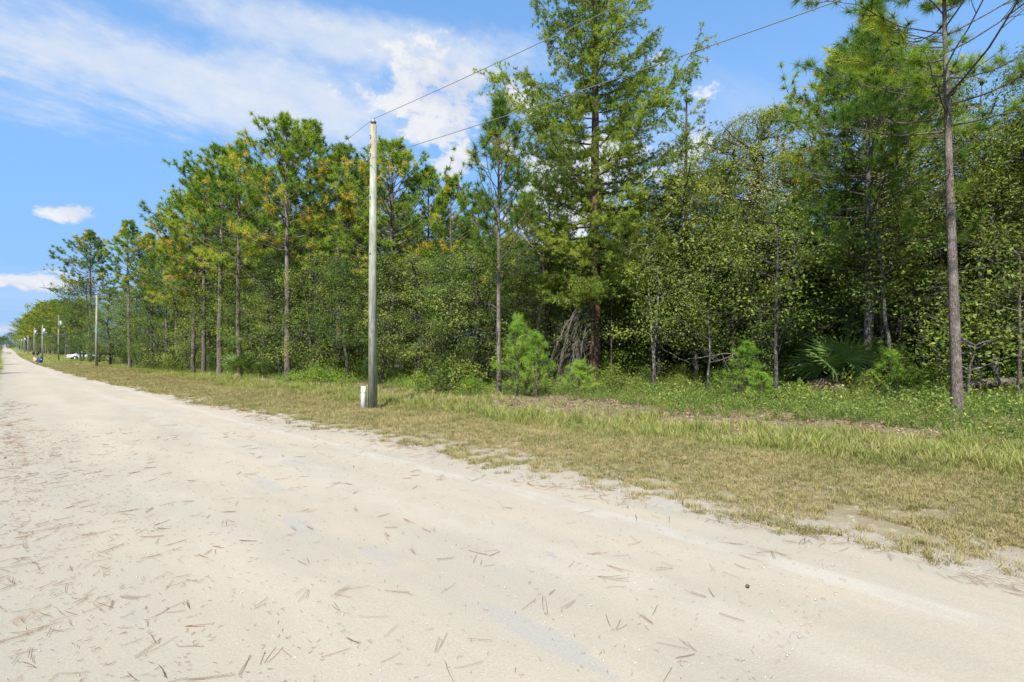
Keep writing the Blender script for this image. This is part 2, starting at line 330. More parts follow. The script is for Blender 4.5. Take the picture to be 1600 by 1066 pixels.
def blades(b, P, A, v, rng, nn=38, length=.28, width=.02, bias=.55, back=.14, droop=.12):
    P = np.asarray(P); A = unit(np.asarray(A)); v = np.asarray(v); N = len(P)
    D = unit(A[:, None] * bias + unit(rng.normal(size=(N, nn, 3))) - np.array([0, 0, droop]))
    base = P[:, None] - A[:, None] * (rng.random((N, nn, 1)) * back)
    L = length * (.7 + .45 * rng.random((N, nn, 1)))
    S = unit(np.cross(D, rng.normal(size=(N, nn, 3)))) * (width / 2)
    V = np.stack([base - S, base + S, base + D * L], 2).reshape(-1, 3)
    vv = np.repeat((v[:, None] + rng.normal(0, .05, (N, nn))).ravel(), 3)
    b.add(V, tris=np.arange(len(V)).reshape(-1, 3), v=vv)
def leaves(b, P, rng, v, l=.1, w=.05, upb=.55, nb=None):
    P = np.asarray(P); N = len(P)
    n = rng.normal(size=(N, 3)) * (1 if nb is None else .6) + np.array([0, 0, upb])
    if nb is not None: n = n + nb
    n = unit(n); U = unit(np.cross(n, rng.normal(size=(N, 3)))); W = np.cross(n, U)
    s = .42 + 1.05 * rng.random((N, 1)) ** 1.5; U = U * l / 2 * s; W = W * w / 2 * s
    V = np.stack([P - U, P + W - U * .15, P + U - n * l * .12, P - W - U * .15], 1).reshape(-1, 3)
    b.add(V, np.arange(4 * N).reshape(-1, 4), v=np.repeat(v, 4))

# ------------------------------------------------------------------ objects
def link(name, me, parent=None):
    o = bpy.data.objects.new(name, me); COL.objects.link(o)
    if parent: o.parent = parent
    return o
def tag(o, label=None, cat=None, group=None, kind=None):
    if label: o['label'] = label
    if cat: o['category'] = cat
    if group: o['group'] = group
    if kind: o['kind'] = kind
    return o
def thing(name, loc=(0, 0, 0), rz=0.0):
    o = bpy.data.objects.new(name, None); COL.objects.link(o); o.location = loc; o.rotation_euler = (0, 0, rz); o.empty_display_size = .2
    return o

# ---- the setting
def grid_mesh(name, xs, ys, fz, material):
    b = Bag(); XX, YY = np.meshgrid(xs, ys); V = np.stack([XX, YY, fz(XX, YY)], -1).reshape(-1, 3)
    nx = len(xs); i = np.arange(len(ys) - 1)[:, None] * nx; j = np.arange(nx - 1)[None]
    b.add(V, np.stack([i + j, i + j + 1, i + nx + j + 1, i + nx + j], -1).reshape(-1, 4)); return b.mesh(name, material, True)
gx = np.concatenate([[-3000, -900, -300, -120, -50, -25, -12], np.arange(-6, 30, .3), [32, 36, 42, 50, 70, 110, 200, 400, 1200, 3000]])
gyy = np.concatenate([[-600, -200, -80, -40, -20], np.arange(-12, 60, .4), np.arange(60, 140, 3), np.arange(140, 420, 12), np.arange(430, 1000, 45), [1200, 1800, 3500]])
ground = tag(link('ground', grid_mesh('ground', gx, gyy, gz, M['ground'])), 'sandy verge and forest floor beside the road', kind='structure')
rng0 = np.random.default_rng(5)
ry = np.concatenate([np.arange(-30, 60, .12), np.arange(60, 200, 1.5), np.arange(200, 1200, 15)])
def road_edge(y): return np.interp(y, [18, 50, 110, 200, 400], [4.95, 4.15, 3.4, 3.6, 4.8]) + .16 * np.sin(y * .8 + 1) + .12 * np.sin(y * 2.1) + .07 * np.sin(y * 5.3 + 2) + .05 * np.sin(y * 11.7)
def left_edge(y): return -.42 + .12 * np.sin(y * .9) + .06 * np.sin(y * 3.1)
rb = Bag(); u = np.linspace(0, 1, 40)[None]; e0, e1 = left_edge(ry)[:, None], road_edge(ry)[:, None]
XX = e0 + (e1 - e0) * u; YY = np.broadcast_to(ry[:, None], XX.shape)
near = np.clip(1 - ry[:, None] / 60, 0, 1)
ZZ = gz(XX, YY) + .004 + np.minimum(np.minimum(u, 1 - u) * 20, 1) * (.012 + near * (.004 * np.sin(XX * 3.1 + YY * .7) * np.sin(YY * 1.3 + 1) + .003 * np.sin(XX * 7 + YY * 2.3)))
ZZ = ZZ + np.clip((YY - 60) / 140, 0, 1) * .03
nx = 40; i = np.arange(len(ry) - 1)[:, None] * nx; j = np.arange(nx - 1)[None]
rb.add(np.stack([XX, YY, ZZ], -1).reshape(-1, 3), np.stack([i + j, i + j + 1, i + nx + j + 1, i + nx + j], -1).reshape(-1, 4))
tag(link('road', rb.mesh('road', M['road'], True)), 'pale packed sand road running off to the left', kind='structure')

# ------------------------------------------------------------------ tree generators (each returns list of (part name, mesh), height)
def wob(rng, H, K=14, amp=.012, lean=(0, 0)):
    z = np.linspace(-.25, H, K); x = np.cumsum(rng.normal(0, amp * H / K * 2, K)); y = np.cumsum(rng.normal(0, amp * H / K * 2, K))
    x += lean[0] * z - x[0]; y += lean[1] * z - y[0]
    return np.stack([x, y, z], -1)
def pine(seed, H=16., cb=.5, Rr=2.5, r0=.16, nb=50, tl=.30, nn=44, tw=.032, up=.45, old=.12, dead=8, material='needle', barkm='bark', lean=(0, 0), low=.0, subs=(4, 8), young=False, jag=.5, amp=.012, split=False, rise=.95):
    SB = []
    nb = int(nb * 1.35) if H > 13.5 else nb
    rng = np.random.default_rng(seed); tr = wob(rng, H, 16, amp, lean); bt, bb, bc = Bag(), Bag(), Bag()
    zz = np.clip(tr[:, 2] / H, 0, 1); rad = r0 * (1 - zz) ** .75 + .018; rad[0] *= 1.25
    tube(bt, tr, rad, 9)
    def tp(f): return np.array([np.interp(f * H, tr[:, 2], tr[:, k]) for k in range(3)])
    TP, TA, TV = [], [], []
    lob = rng.random(4) * 6.28
    for i in range(nb):
        if split: bb = Bag(); SB.append(bb)
        g = ((i + rng.random()) / nb) ** .92; f = cb + (1 - cb) * g; p0 = tp(min(f, .995)); a = i * 2.4 + rng.normal(0, .5)
        prof = (.62 + .5 * math.sin(math.pi * min(1, g * 1.05 + .12))) * (1 - g ** 2.2) + .13
        if young: prof = (1 - g) * 1.05 + .1
        L = Rr * prof * (1 - jag / 2 + jag * rng.random()) * (1 + .25 * math.sin(a + lob[0]))
        e = low + g * rise + rng.normal(0, .13)
        s = np.linspace(0, 1, 7)[:, None]; d = np.array([math.cos(a), math.sin(a), 0])
        pts = p0 + d * (s * L * math.cos(e)) + np.array([0, 0, 1.]) * (s * L * math.sin(e) + up * L * s ** 2 * .5) + rng.normal(0, .025 * L, (7, 3)) * s
        rb_ = max(.014, .30 * r0 * (1 - f) ** .5 * (L / Rr) ** .5 + .008)
        tube(bb, pts, np.linspace(rb_, .007, 7), 4)
        vt = .06 + np.clip(rng.beta(2.2, 2.8), 0, 1) * .74
        if rng.random() < old * (1.8 - 1.4 * g): vt = .78 + .2 * rng.random()
        TP.append(pts[-1]); TA.append(pts[-1] - pts[-3]); TV.append(vt)
        for k in range(rng.integers(*subs)):
            q = .35 + .62 * rng.random(); pp = np.array([np.interp(q, s[:, 0], pts[:, c]) for c in range(3)])
            sa = a + rng.choice([-1, 1]) * rng.uniform(.4, 1.2); sl = L * rng.uniform(.16, .38) * (1.25 - q * .5) + .12
            ss = np.linspace(0, 1, 4)[:, None]
            sp = pp + np.array([math.cos(sa), math.sin(sa), 0]) * ss * sl * .85 + np.array([0, 0, 1.]) * (ss ** 1.6) * sl * rng.uniform(.15, .85)
            tube(bb, sp, np.linspace(.013, .006, 4), 3)
            TP.append(sp[-1]); TA.append(sp[-1] - sp[-2]); TV.append(vt + rng.normal(0, .09) + (.3 if rng.random() < old * .5 else 0))
            if sl > .55:
                TP.append(sp[2]); TA.append(sp[2] - sp[1] + np.array([0, 0, .1])); TV.append(vt + rng.normal(0, .09))
    if not split: SB = [bb]
    for i in range(dead):
        if split: bb = Bag(); SB.append(bb)
        f = cb * rng.uniform(.45, 1); p0 = tp(f); a = rng.random() * 6.28; L = rng.uniform(.3, .9); s = np.linspace(0, 1, 5)[:, None]
        pts = p0 + np.array([math.cos(a), math.sin(a), rng.uniform(-.3, .4)]) * s * L + rng.normal(0, .05, (5, 3)) * s
        tube(bb, pts, np.linspace(.022, .006, 5), 4)
    blades(bc, np.array(TP), np.array(TA), np.clip(np.array(TV), 0, 1), rng, nn, tl, tw)
    return [('trunk', bt.mesh('pine_trunk', M[barkm], True)), *[('branch' if split else 'branches', q.mesh('pine_branches', M['bark'])) for q in SB], ('crown', bc.mesh('pine_crown', M[material]))], H + (.35 if H > 10 else 0)

def oak(seed, H=8., cb=.25, Rr=2.4, r0=.10, stems=1, ncl=260, nl=60, ls=.10, lw=.05, material='oak', barkm='bark_dark', spread=.25, lean=(0, 0), top=.75, crook=.06, bare=22, limbs=12):
    rng = np.random.default_rng(seed); bt, bb, bc = Bag(), Bag(), Bag(); nodes = []; nr = []
    for s_ in range(stems):
        a = s_ * 6.28 / stems + rng.random(); le = (lean[0] + (math.cos(a) * .16 if stems > 1 else 0), lean[1] + (math.sin(a) * .16 if stems > 1 else 0))
        h = H * (.9 if s_ == 0 else rng.uniform(.6, .9)); K = 16
        tr = wob(rng, h, K, crook, le); zz = np.clip(tr[:, 2] / h, 0, 1); rr = r0 / stems ** .35 * (1 - zz) ** .8 + .012; rr[0] *= 1.3
        tube(bt, tr, rr, 8); nodes.append(tr[3:]); nr.append(rr[3:])
    N0 = np.concatenate(nodes)
    for i in range(limbs):
        p0 = N0[rng.integers(0, len(N0))]; 
        if p0[2] < cb * H * .7: continue
        a = rng.random() * 6.28; L = Rr * rng.uniform(.5, .95); s = np.linspace(0, 1, 7)[:, None]
        pts = p0 + np.array([math.cos(a), math.sin(a), 0]) * s * L + np.array([0, 0, 1.]) * L * rng.uniform(.2, .9) * s ** .8 + np.cumsum(rng.normal(0, .05 * L, (7, 3)), 0) * s
        pts[:, 2] = np.minimum(pts[:, 2], H)
        tube(bb, pts, np.linspace(r0 * .55, .014, 7), 5); nodes.append(pts[1:]); nr.append(np.full(6, .02))
    Nn = np.concatenate(nodes)
    ncl = int(ncl * .86); g = rng.random(ncl) ** .85; a = rng.random(ncl) * 6.28; ph = rng.random(3) * 6.28
    prof = np.sin(math.pi * np.clip(.12 + g * .84, 0, 1)) ** top
    lobe = 1 + .34 * np.sin(a * 2 + ph[0] + g * 6) + .26 * np.sin(a * 3 + ph[1] - g * 11) + .22 * np.sin(g * 26 + ph[2] + a); lobe = np.where(rng.random(ncl) < .10, lobe * 1.3, lobe)
    rr = Rr * prof * lobe * np.sqrt(.12 + .88 * rng.random(ncl))
    zc_ = H * (cb + (1 - cb) * g); cx = np.interp(zc_, [0, H], [0, lean[0] * H]); cy = np.interp(zc_, [0, H], [0, lean[1] * H])
    C = np.stack([cx + np.cos(a) * rr, cy + np.sin(a) * rr, zc_], -1)
    for c in C:
        d = np.linalg.norm(Nn - c, axis=1) + np.maximum(0, Nn[:, 2] - c[2]) * 2; p0 = Nn[d.argmin()]
        s = np.linspace(0, 1, 4)[:, None]; pts = p0 + (c - p0) * s + np.array([0, 0, .12]) * np.sin(s * math.pi) * np.linalg.norm(c - p0) + rng.normal(0, .04, (4, 3)) * s
        tube(bb, pts, np.linspace(.014, .005, 4), 3)
    for i in range(bare):
        p0 = Nn[rng.integers(0, len(Nn))]; s = np.linspace(0, 1, 6)[:, None]; L = rng.uniform(.5, 1.4)
        pts = p0 + unit(rng.normal(size=3)) * s * L + np.cumsum(rng.normal(0, .07, (6, 3)), 0) * s; tube(bb, pts, np.linspace(.012, .004, 6), 3)
    vcl = np.clip(rng.beta(2.2, 2.8, ncl), 0, 1) * .85
    nl = int(nl * (.0092 / (ls * ls)) ** .6 * 1.25); off = rng.normal(size=(ncl, nl, 3)) * np.array([spread, spread, spread * .6]) * (.55 + .95 * rng.random((ncl, 1, 1)) ** 1.4); P = (C[:, None] + off).reshape(-1, 3); axis = np.stack([np.interp(C[:, 2], [0, H], [0, lean[0] * H]), np.interp(C[:, 2], [0, H], [0, lean[1] * H]), C[:, 2] * .8], -1)
    nbv = (unit(off) * .7 + unit(C - axis)[:, None] * .6).reshape(-1, 3)
    P[:, 2] = np.maximum(P[:, 2], .05)
    leaves(bc, P, rng, np.clip(np.repeat(vcl, nl) + rng.normal(0, .065, ncl * nl), 0, 1), ls, lw, .6, nbv)
    return [('trunk', bt.mesh('oak_trunk', M[barkm], True)), ('branches', bb.mesh('oak_branches', M[barkm])), ('crown', bc.mesh('oak_crown', M[material]))], H

def sandpine(seed, H=21., cb=.24, Rr=4.3, r0=.25, nb=92, nsub=25, nn=13, dense=1.0, cones=260, lean=(0, 0), deadlow=16, split=False, material='sand_needle', barkm='bark_red', tl=.15, tw=.024):
    rng = np.random.default_rng(seed); tr = wob(rng, H, 20, .006, lean); bt, bb, bd, bc, bk = Bag(), Bag(), Bag(), Bag(), Bag()
    zz = np.clip(tr[:, 2] / H, 0, 1); rad = r0 * (1 - zz) ** .7 + .02; rad[0] *= 1.3; tube(bt, tr, rad, 12)
    def tp(f): return np.array([np.interp(f * H, tr[:, 2], tr[:, k]) for k in range(3)])
    TP, TA, TV, CP = [], [], [], []; SB = []
    for i in range(nb):
        if split or not SB: bb = Bag(); SB.append(bb)
        g = ((i + rng.random()) / nb) ** 1.25; f = cb + (1 - cb) * g; p0 = tp(min(.99, f)); a = i * 2.4 + rng.normal(0, .5)
        prof = (.75 + .35 * math.sin(math.pi * min(1, g * 1.3))) * (1 - g ** 4) + .08
        L = Rr * prof * rng.uniform(.62, 1.12); e = -.12 + g * .85 + rng.normal(0, .12); d = np.array([math.cos(a), math.sin(a), 0.])
        s = np.linspace(0, 1, 9)[:, None]
        pts = p0 + d * (s * L * math.cos(e)) + np.array([0, 0, 1.]) * (s * L * math.sin(e) + (.16 + .2 * g) * L * s ** 2 - .10 * L * np.sin(s * math.pi)) + np.cumsum(rng.normal(0, .014 * L, (9, 3)), 0) * s
        tube(bb, pts, np.linspace(max(.018, r0 * .24 * (1 - f) ** .5 * (L / Rr) ** .4), .006, 9), 5)
        vb = np.clip(rng.beta(2, 2.2), 0, 1) * .85
        for k in range(int(nsub * dense * (.5 + L / Rr))):
            q = 1 - (rng.random() ** 1.1) * .9; pp = np.array([np.interp(q, s[:, 0], pts[:, c]) for c in range(3)])
            sa = a + rng.choice([-1, 1]) * rng.uniform(.25, 1.35); sl = L * rng.uniform(.10, .30) * (1.35 - q * .7) + .1; ss = np.linspace(0, 1, 6)[:, None]
            rise = rng.uniform(-.55, .6)
            sp = pp + np.array([math.cos(sa), math.sin(sa), 0]) * ss * sl + np.array([0, 0, 1.]) * (ss ** 1.3) * sl * rise + rng.normal(0, .03, (6, 3)) * ss
            tube(bb, sp, np.linspace(.010, .004, 6), 3)
            m = max(4, int(sl / .09)); qq = rng.random(m) ** .7
            for w_ in qq:
                pz = np.array([np.interp(w_, ss[:, 0], sp[:, c]) for c in range(3)])
                off = unit(rng.normal(size=3) + np.array([0, 0, .3])) * rng.uniform(.03, .16)
                TP.append(pz + off); TA.append(off + (sp[-1] - sp[0]) * .15); TV.append(vb + rng.normal(0, .1))
            if rng.random() < cones / (nb * nsub): CP.append(sp[-2])
    for i in range(deadlow):
        f = rng.uniform(.10, cb + .08); p0 = tp(f); a = rng.random() * 6.28; L = rng.uniform(.8, 2.4); s = np.linspace(0, 1, 7)[:, None]
        pts = p0 + np.array([math.cos(a), math.sin(a), 0]) * s * L - np.array([0, 0, 1.]) * L * rng.uniform(.0, .5) * s ** 1.5 + np.cumsum(rng.normal(0, .05, (7, 3)), 0) * s
        tube(bd, pts, np.linspace(.022, .006, 7), 4)
        for k in range(4):
            q = rng.integers(2, 7); t_ = pts[q] + np.cumsum(np.vstack([np.zeros(3), rng.normal(0, .12, (4, 3)) + (pts[q] - pts[q - 1]) * .6]), 0); tube(bd, t_, np.linspace(.009, .003, 5), 3)
    blades(bc, np.array(TP), np.array(TA), np.clip(np.array(TV), 0, 1), rng, nn, tl, tw, .5, .05, .05)
    for c in CP:
        k = .045; V = c + np.array([[k, 0, 0], [0, k, 0], [-k, 0, 0], [0, -k, 0], [0, 0, k * 1.4], [0, 0, -k * 1.4]])
        bk.add(V, tris=[[0, 1, 4], [1, 2, 4], [2, 3, 4], [3, 0, 4], [1, 0, 5], [2, 1, 5], [3, 2, 5], [0, 3, 5]])
    out = [('trunk', bt.mesh('sandpine_trunk', M[barkm], True)), *[('branch' if split else 'branches', q.mesh('sandpine_branches', M[barkm])) for q in SB], ('crown', bc.mesh('sandpine_crown', M[material]))]
    if deadlow: out.append(('dead_branches', bd.mesh('dead_branches', M['dead'])))
    if cones: out.append(('cones', bk.mesh('cones', M['cone'])))
    return out, H

def shrub(seed, H=1.4, Rr=.9, n=9, leaf=.06, lw=.035, per=70, material='shrub', cl=34):
    rng = np.random.default_rng(seed); bs, bc = Bag(), Bag()
    for i in range(n):
        a = rng.random() * 6.28; e = rng.uniform(.5, 1.4); s = np.linspace(0, 1, 6)[:, None]; L = H * rng.uniform(.7, 1.05)
        pts = np.array([math.cos(a) * math.cos(e), math.sin(a) * math.cos(e), math.sin(e)]) * s * L + rng.normal(0, .04, (6, 3)) * s + np.array([0, 0, -.05]); tube(bs, pts, np.linspace(.016, .004, 6), 4)
    a = rng.random(cl) * 6.28; g = rng.random(cl); r = Rr * np.sqrt(rng.random(cl)) * np.sin(math.pi * np.clip(.2 + g * .75, 0, 1)) * (1 + .3 * np.sin(2 * a + seed))
    C = np.stack([np.cos(a) * r, np.sin(a) * r, H * (.08 + .86 * g)], -1); sp = .13 * H ** .6
    P = (C[:, None] + rng.normal(size=(cl, per, 3)) * np.array([sp, sp, sp * .8])).reshape(-1, 3); P[:, 2] = np.maximum(P[:, 2], .02)
    leaves(bc, P, rng, np.clip(np.repeat(rng.beta(2, 2.4, cl), per) * .85 + rng.normal(0, .12, cl * per), 0, 1), leaf, lw, .7)
    return [('stems', bs.mesh('shrub_stems', M['bark_dark'])), ('foliage', bc.mesh('shrub_foliage', M[material]))], H

def bare_tree(seed, H=4., n=9, material='dead'):
    rng = np.random.default_rng(seed); b = Bag(); bb = Bag(); tr = wob(rng, H, 12, .06); tube(b, tr, np.linspace(.045, .01, 12), 6)
    def grow(p, d, L, r, lev):
        K = 6; pts = [p]; 
        for k in range(K): d = unit(d + rng.normal(0, .22, 3)); pts.append(pts[-1] + d * L / K)
        tube(bb, pts, np.linspace(r, r * .4, K + 1), 4)
        if lev < 3:
            for k in range(rng.integers(2, 5)): q = rng.integers(2, K + 1); grow(pts[q], unit(d + rng.normal(0, .7, 3)), L * rng.uniform(.4, .7), r * .5, lev + 1)
    for i in range(n): grow(tr[rng.integers(4, 12)], unit(rng.normal(size=3) + np.array([0, 0, .4])), H * .33, .016, 0)
    return [('trunk', b.mesh('bare_trunk', M[material])), ('branches', bb.mesh('bare_branches', M[material]))], H

def plant(name, proto, loc, rz=0.0, h=None, sxy=1.0, label=None, cat='tree', group=None):
    parts, H = proto; o = thing(name, loc, rz); k = (h / H) if h else 1.0; o.scale = (k * sxy, k * sxy, k)
    for pn, me in parts:
        c = link(pn, me, o)
        if pn in ('cones', 'branches', 'crown', 'foliage', 'stems', 'dead_branches'): c['kind'] = 'stuff'
    return tag(o, label, cat, group)

P1 = [pine(11, 16, .50, 2.7, .17, 54, barkm='bark_pale'), pine(12, 16, .56, 2.2, .15, 44, barkm='bark_pale', lean=(.02, 0)), pine(13, 17, .46, 3.0, .18, 60, old=.3), pine(14, 15, .42, 2.3, .14, 50, old=.22),
      pine(15, 16, .52, 2.9, .18, 58, material='needle_dark', lean=(-.02, .01)), pine(16, 14, .40, 2.2, .13, 46, old=.18), pine(17, 15, .60, 2.3, .15, 44, material='needle_dark')]
PW = pine(21, 15, .40, 4.0, .19, 70, old=.12, material='needle', up=.55)                   # wide domed pine
PT = pine(22, 11, .42, 1.2, .075, 60, tl=.30, nn=50, tw=.02, subs=(3, 5), up=.9, low=.3, material='needle_dark', barkm='bark_pale', dead=3, jag=1.0, amp=.004)  # slim young pine
PS = [pine(31, 2.4, .10, .85, .028, 40, tl=.19, nn=24, tw=.009, jag=.9, material='needle_young', dead=0, young=True), pine(32, 2.0, .08, .85, .025, 36, tl=.21, nn=24, tw=.009, jag=.9, material='needle_young', dead=0, young=True, low=.2)]
O1 = [oak(41, 8, .12, 2.4, .10, 1, 310, ls=.088), oak(42, 7.5, .10, 2.6, .09, 2, 320, material='oak_dark', ls=.075, lw=.045), oak(43, 9, .22, 2.5, .12, 1, 320, material='oak_olive', ls=.11, lw=.028), oak(44, 6, .05, 2.2, .07, 3, 280, material='oak', ls=.07, lw=.04),
      oak(45, 9.5, .30, 2.6, .13, 1, 300, material='oak_dark', lean=(.05, .03)), oak(46, 5, .03, 1.9, .06, 3, 250, material='oak_dark', ls=.065, lw=.035), oak(47, 7, .15, 2.2, .08, 2, 250, material='oak_olive', nl=50)]
TALL = [oak(51, 13, .34, 3.0, .15, 1, 470, 60, ls=.08, lw=.045, material='oak_olive', crook=.05, limbs=18), oak(52, 14, .36, 3.0, .17, 1, 460, 56, ls=.085, lw=.045, material='oak', crook=.06, limbs=18), oak(53, 12, .3, 2.6, .14, 2, 340, 60, material='oak_dark', limbs=16)]
SH = [shrub(61), shrub(62, 1.2, 1.0, 9, .07, .03), shrub(63, 1.6, .8, material='oak_dark'), shrub(64, 1.0, .8, material='oak'), shrub(65, 1.8, 1.0, cl=46, material='oak_olive')]
SP2 = sandpine(72, 15, .22, 2.6, .15, 46, 10, 12, 1.0, 0, deadlow=8, tl=.15)
BT = [bare_tree(81), bare_tree(82, 3.2, 7)]
HERO = sandpine(71, cb=.19, Rr=3.8, split=True, nn=16, tw=.019, tl=.14, nsub=29, nb=118)
RP = pine(91, 15.3, .57, 3.9, .145, 30, tl=.33, nn=70, tw=.014, up=.55, old=.14, dead=8, material='needle', barkm='bark_pale', lean=(-.035, .02), subs=(9, 14), jag=.7, low=.0, rise=.55, amp=.004, split=True)
RP2 = pine(92, 12.5, .36, 2.1, .11, 60, tl=.28, nn=56, tw=.016, up=.4, old=.03, dead=6, material='needle_dark', barkm='bark_dark', subs=(3, 6))
RP2s = pine(92, 12.5, .33, 2.0, .11, 96, tl=.30, nn=60, tw=.018, up=.4, old=.03, dead=6, material='needle_dark', barkm='bark_dark', subs=(3, 6), split=True)

random.seed(3)
def put(name, proto, px, depth, topy, label, cat, group=None, rz=None, sxy=1.0):
    return plant(name, proto, at(px, depth), random.random() * 6.28 if rz is None else rz, need_h(px, depth, topy), sxy, label, cat, group)

# ---- named front trees
put('sand_pine', HERO, 930, 23, -135, 'towering sand pine with red brown trunk and broad feathery crown, tallest in the wood', 'tree', rz=.6)
put('pine_tree', RP, 1497, 11.9, -120, 'tall bare trunked pine at far right with tufted branches and scaly grey bark', 'tree', rz=0.0)
put('pine_tree', RP2s, 1352, 17, 15, 'dark pointed pine left of the tall bare trunked pine at the right', 'tree', rz=2)
put('pine_tree', PT, 780, 19.5, 150, 'slim young pine with thin pale trunk between the near pole and the sand pine', 'tree', rz=4)
put('pine_tree', SP2, 1072, 27, 140, 'light green feathery pine just right of the sand pine', 'tree')
put('pine_tree', SP2, 858, 27, 300, 'thin red trunked pine close left of the sand pine', 'tree')
put('oak_tree', TALL[0], 1190, 20, 176, 'tall olive leaved oak against the sky between the two pine groups', 'tree', rz=1)
put('oak_tree', TALL[1], 1432, 19, 85, 'tall oak filling the gap between the dark pine and the bare trunked pine', 'tree', rz=2.2)
put('oak_tree', TALL[1], 1650, 16, 60, 'tall oak at the right edge of the photo with crooked black trunk', 'tree', rz=5)
put('oak_tree', TALL[2], 1535, 20, 260, 'dark crooked oak standing behind the bare trunked pine', 'tree', rz=3.3)
put('oak_tree', TALL[2], 1290, 22, 240, 'dark oak between the olive oak and the dark pointed pine', 'tree', rz=.3)
put('oak_tree', TALL[0], 1408, 18.5, 82, 'tall oak directly right of the dark pointed pine', 'tree', rz=2.9, sxy=.85)
put('oak_tree', TALL[2], 1452, 20.5, 120, 'tall dark oak just left of the bare trunked pine', 'tree', rz=4.1, sxy=.9)
put('pine_tree', P1[2], 1318, 22, 75, 'pine half hidden behind the left side of the dark pointed pine', 'tree', rz=4.1)
put('oak_tree', TALL[1], 1140, 22, 200, 'oak forming the left shoulder of the tall olive oak', 'tree', rz=1.6)
put('oak_tree', TALL[1], 1236, 21.5, 232, 'oak forming the right shoulder of the tall olive oak', 'tree', rz=3.6)
front = [ # px, depth, top, proto, label
 (140, 84, 362, P1[4], 'leftmost tall pine of the near wood, dark crown over the second pole'),
 (203, 55, 345, P1[1], 'pine with open round top and straight pale trunk right of the second pole'),
 (236, 56, 366, P1[6], 'dark green pine in the dip right of the open topped pine'),
 (262, 52, 372, P1[4], 'low flat topped pine at the dip in the tree tops'),
 (277, 50, 352, P1[3], 'pine at the left foot of the rising tree tops'),
 (303, 46, 300, P1[2], 'yellow tinged pine with pale trunk, left of a pair'),
 (318, 44, 262, P1[5], 'yellow tinged pine with pale trunk, right of a pair'),
 (343, 42, 228, P1[0], 'tall pine with twin peaked top, left peak'),
 (375, 37, 219, P1[3], 'tall pine with twin peaked top, right peak'),
 (352, 45, 285, P1[6], 'thin trunked pine behind the twin peaked pines'),
 (412, 41, 262, P1[5], 'lower pine in the notch left of the domed tallest pine'),
 (450, 33, 184, P1[0], 'domed tallest pine left of the near pole'),
 (487, 36, 190, P1[1], 'dark spiky pine directly right of the domed tallest pine'),
 (530, 34, 226, P1[6], 'loose tufted pine just left of the near pole'),
 (611, 30, 222, PW, 'broad domed pine directly behind the near pole'),
 (560, 36, 250, P1[3], 'pine half hidden behind the left side of the near pole'),
 (668, 32, 262, P1[2], 'orange tinged pine right of the broad domed pine'),
 (705, 29, 275, P1[5], 'orange tinged pine left of the slim young pine'),
 (748, 31, 300, P1[3], 'pine behind the slim young pine'),
 (820, 34, 300, P1[0], 'pine seen through the left branches of the sand pine'),
 (1000, 33, 300, P1[5], 'pine seen through the right branches of the sand pine'),
 (1120, 34, 260, P1[6], 'dark pine behind the feathery pine'),
]
for px, d, ty, pr, lb in front: put('pine_tree', pr, px, d * (.93 if 280 < px < 560 and px != 352 else 1), ty, lb, 'tree')

# ---- oaks that make the green wall along the edge of the wood
G_OAK = 'oaks along the edge of the wood'
wall_lab = ['dark bushy oak behind the second pole', 'rounded oak at the road end of the wood', 'olive oak under the open topped pine', 'bushy oak under the dip in the tree tops',
 'oak at the feet of the paired yellow pines', 'olive oak below the twin peaked pines', 'oak between the twin peaked and the domed pine', 'oak round the trunk of the domed pine', 'bushy oak above the bright low shrub',
 'dark oak just left of the near pole', 'oak right behind the near pole', 'olive oak right of the near pole', 'low dark oak left of the slim young pine', 'oak behind the bright pine sapling', 'olive oak just left of the sand pine trunk',
 'oak wrapped round the right side of the sand pine trunk', 'yellow green oak right of the sand pine', 'bushy oak below the feathery pine', 'oak in front of the olive leaved tall oak', 'dark oak with leaning stem left of the sapling at right',
 'oak over the right hand sapling', 'oak left of the big palm', 'oak above the big palm', 'oak right of the three thin dark trunks', 'low oak behind the bare trunked pine', 'oak at the right edge over the fallen log']
wall = [(128, 88, 440), (172, 62, 452), (212, 57, 455), (250, 50, 440), (292, 45, 430), (340, 40, 425), (392, 36, 405), (440, 32, 395), (498, 29, 400), (545, 28, 405), (598, 26.5, 400), (648, 26, 400), (705, 24.5, 405),
        (752, 24, 380), (850, 25, 350), (968, 24, 330), (1030, 23.5, 290), (1085, 22.5, 270), (1160, 21.5, 320), (1130, 20.5, 400), (1210, 19.5, 330), (1275, 21, 380), (1335, 20, 300), (1440, 20, 330), (1500, 19, 400), (1590, 18, 330)]
rs = random.Random(8)
order = [1, 0, 2, 5, 3, 6, 0, 1, 3, 4, 0, 6, 1, 3, 2, 0, 2, 6, 0, 4, 3, 1, 0, 4, 5, 2]
for (px, d, ty), lb, k in zip(wall, wall_lab, order):
    d *= 1.07 if px < 500 else 1
    put('oak_tree', O1[k], px, d, ty, lb, 'tree', G_OAK, rs.random() * 6.28, 1.1)

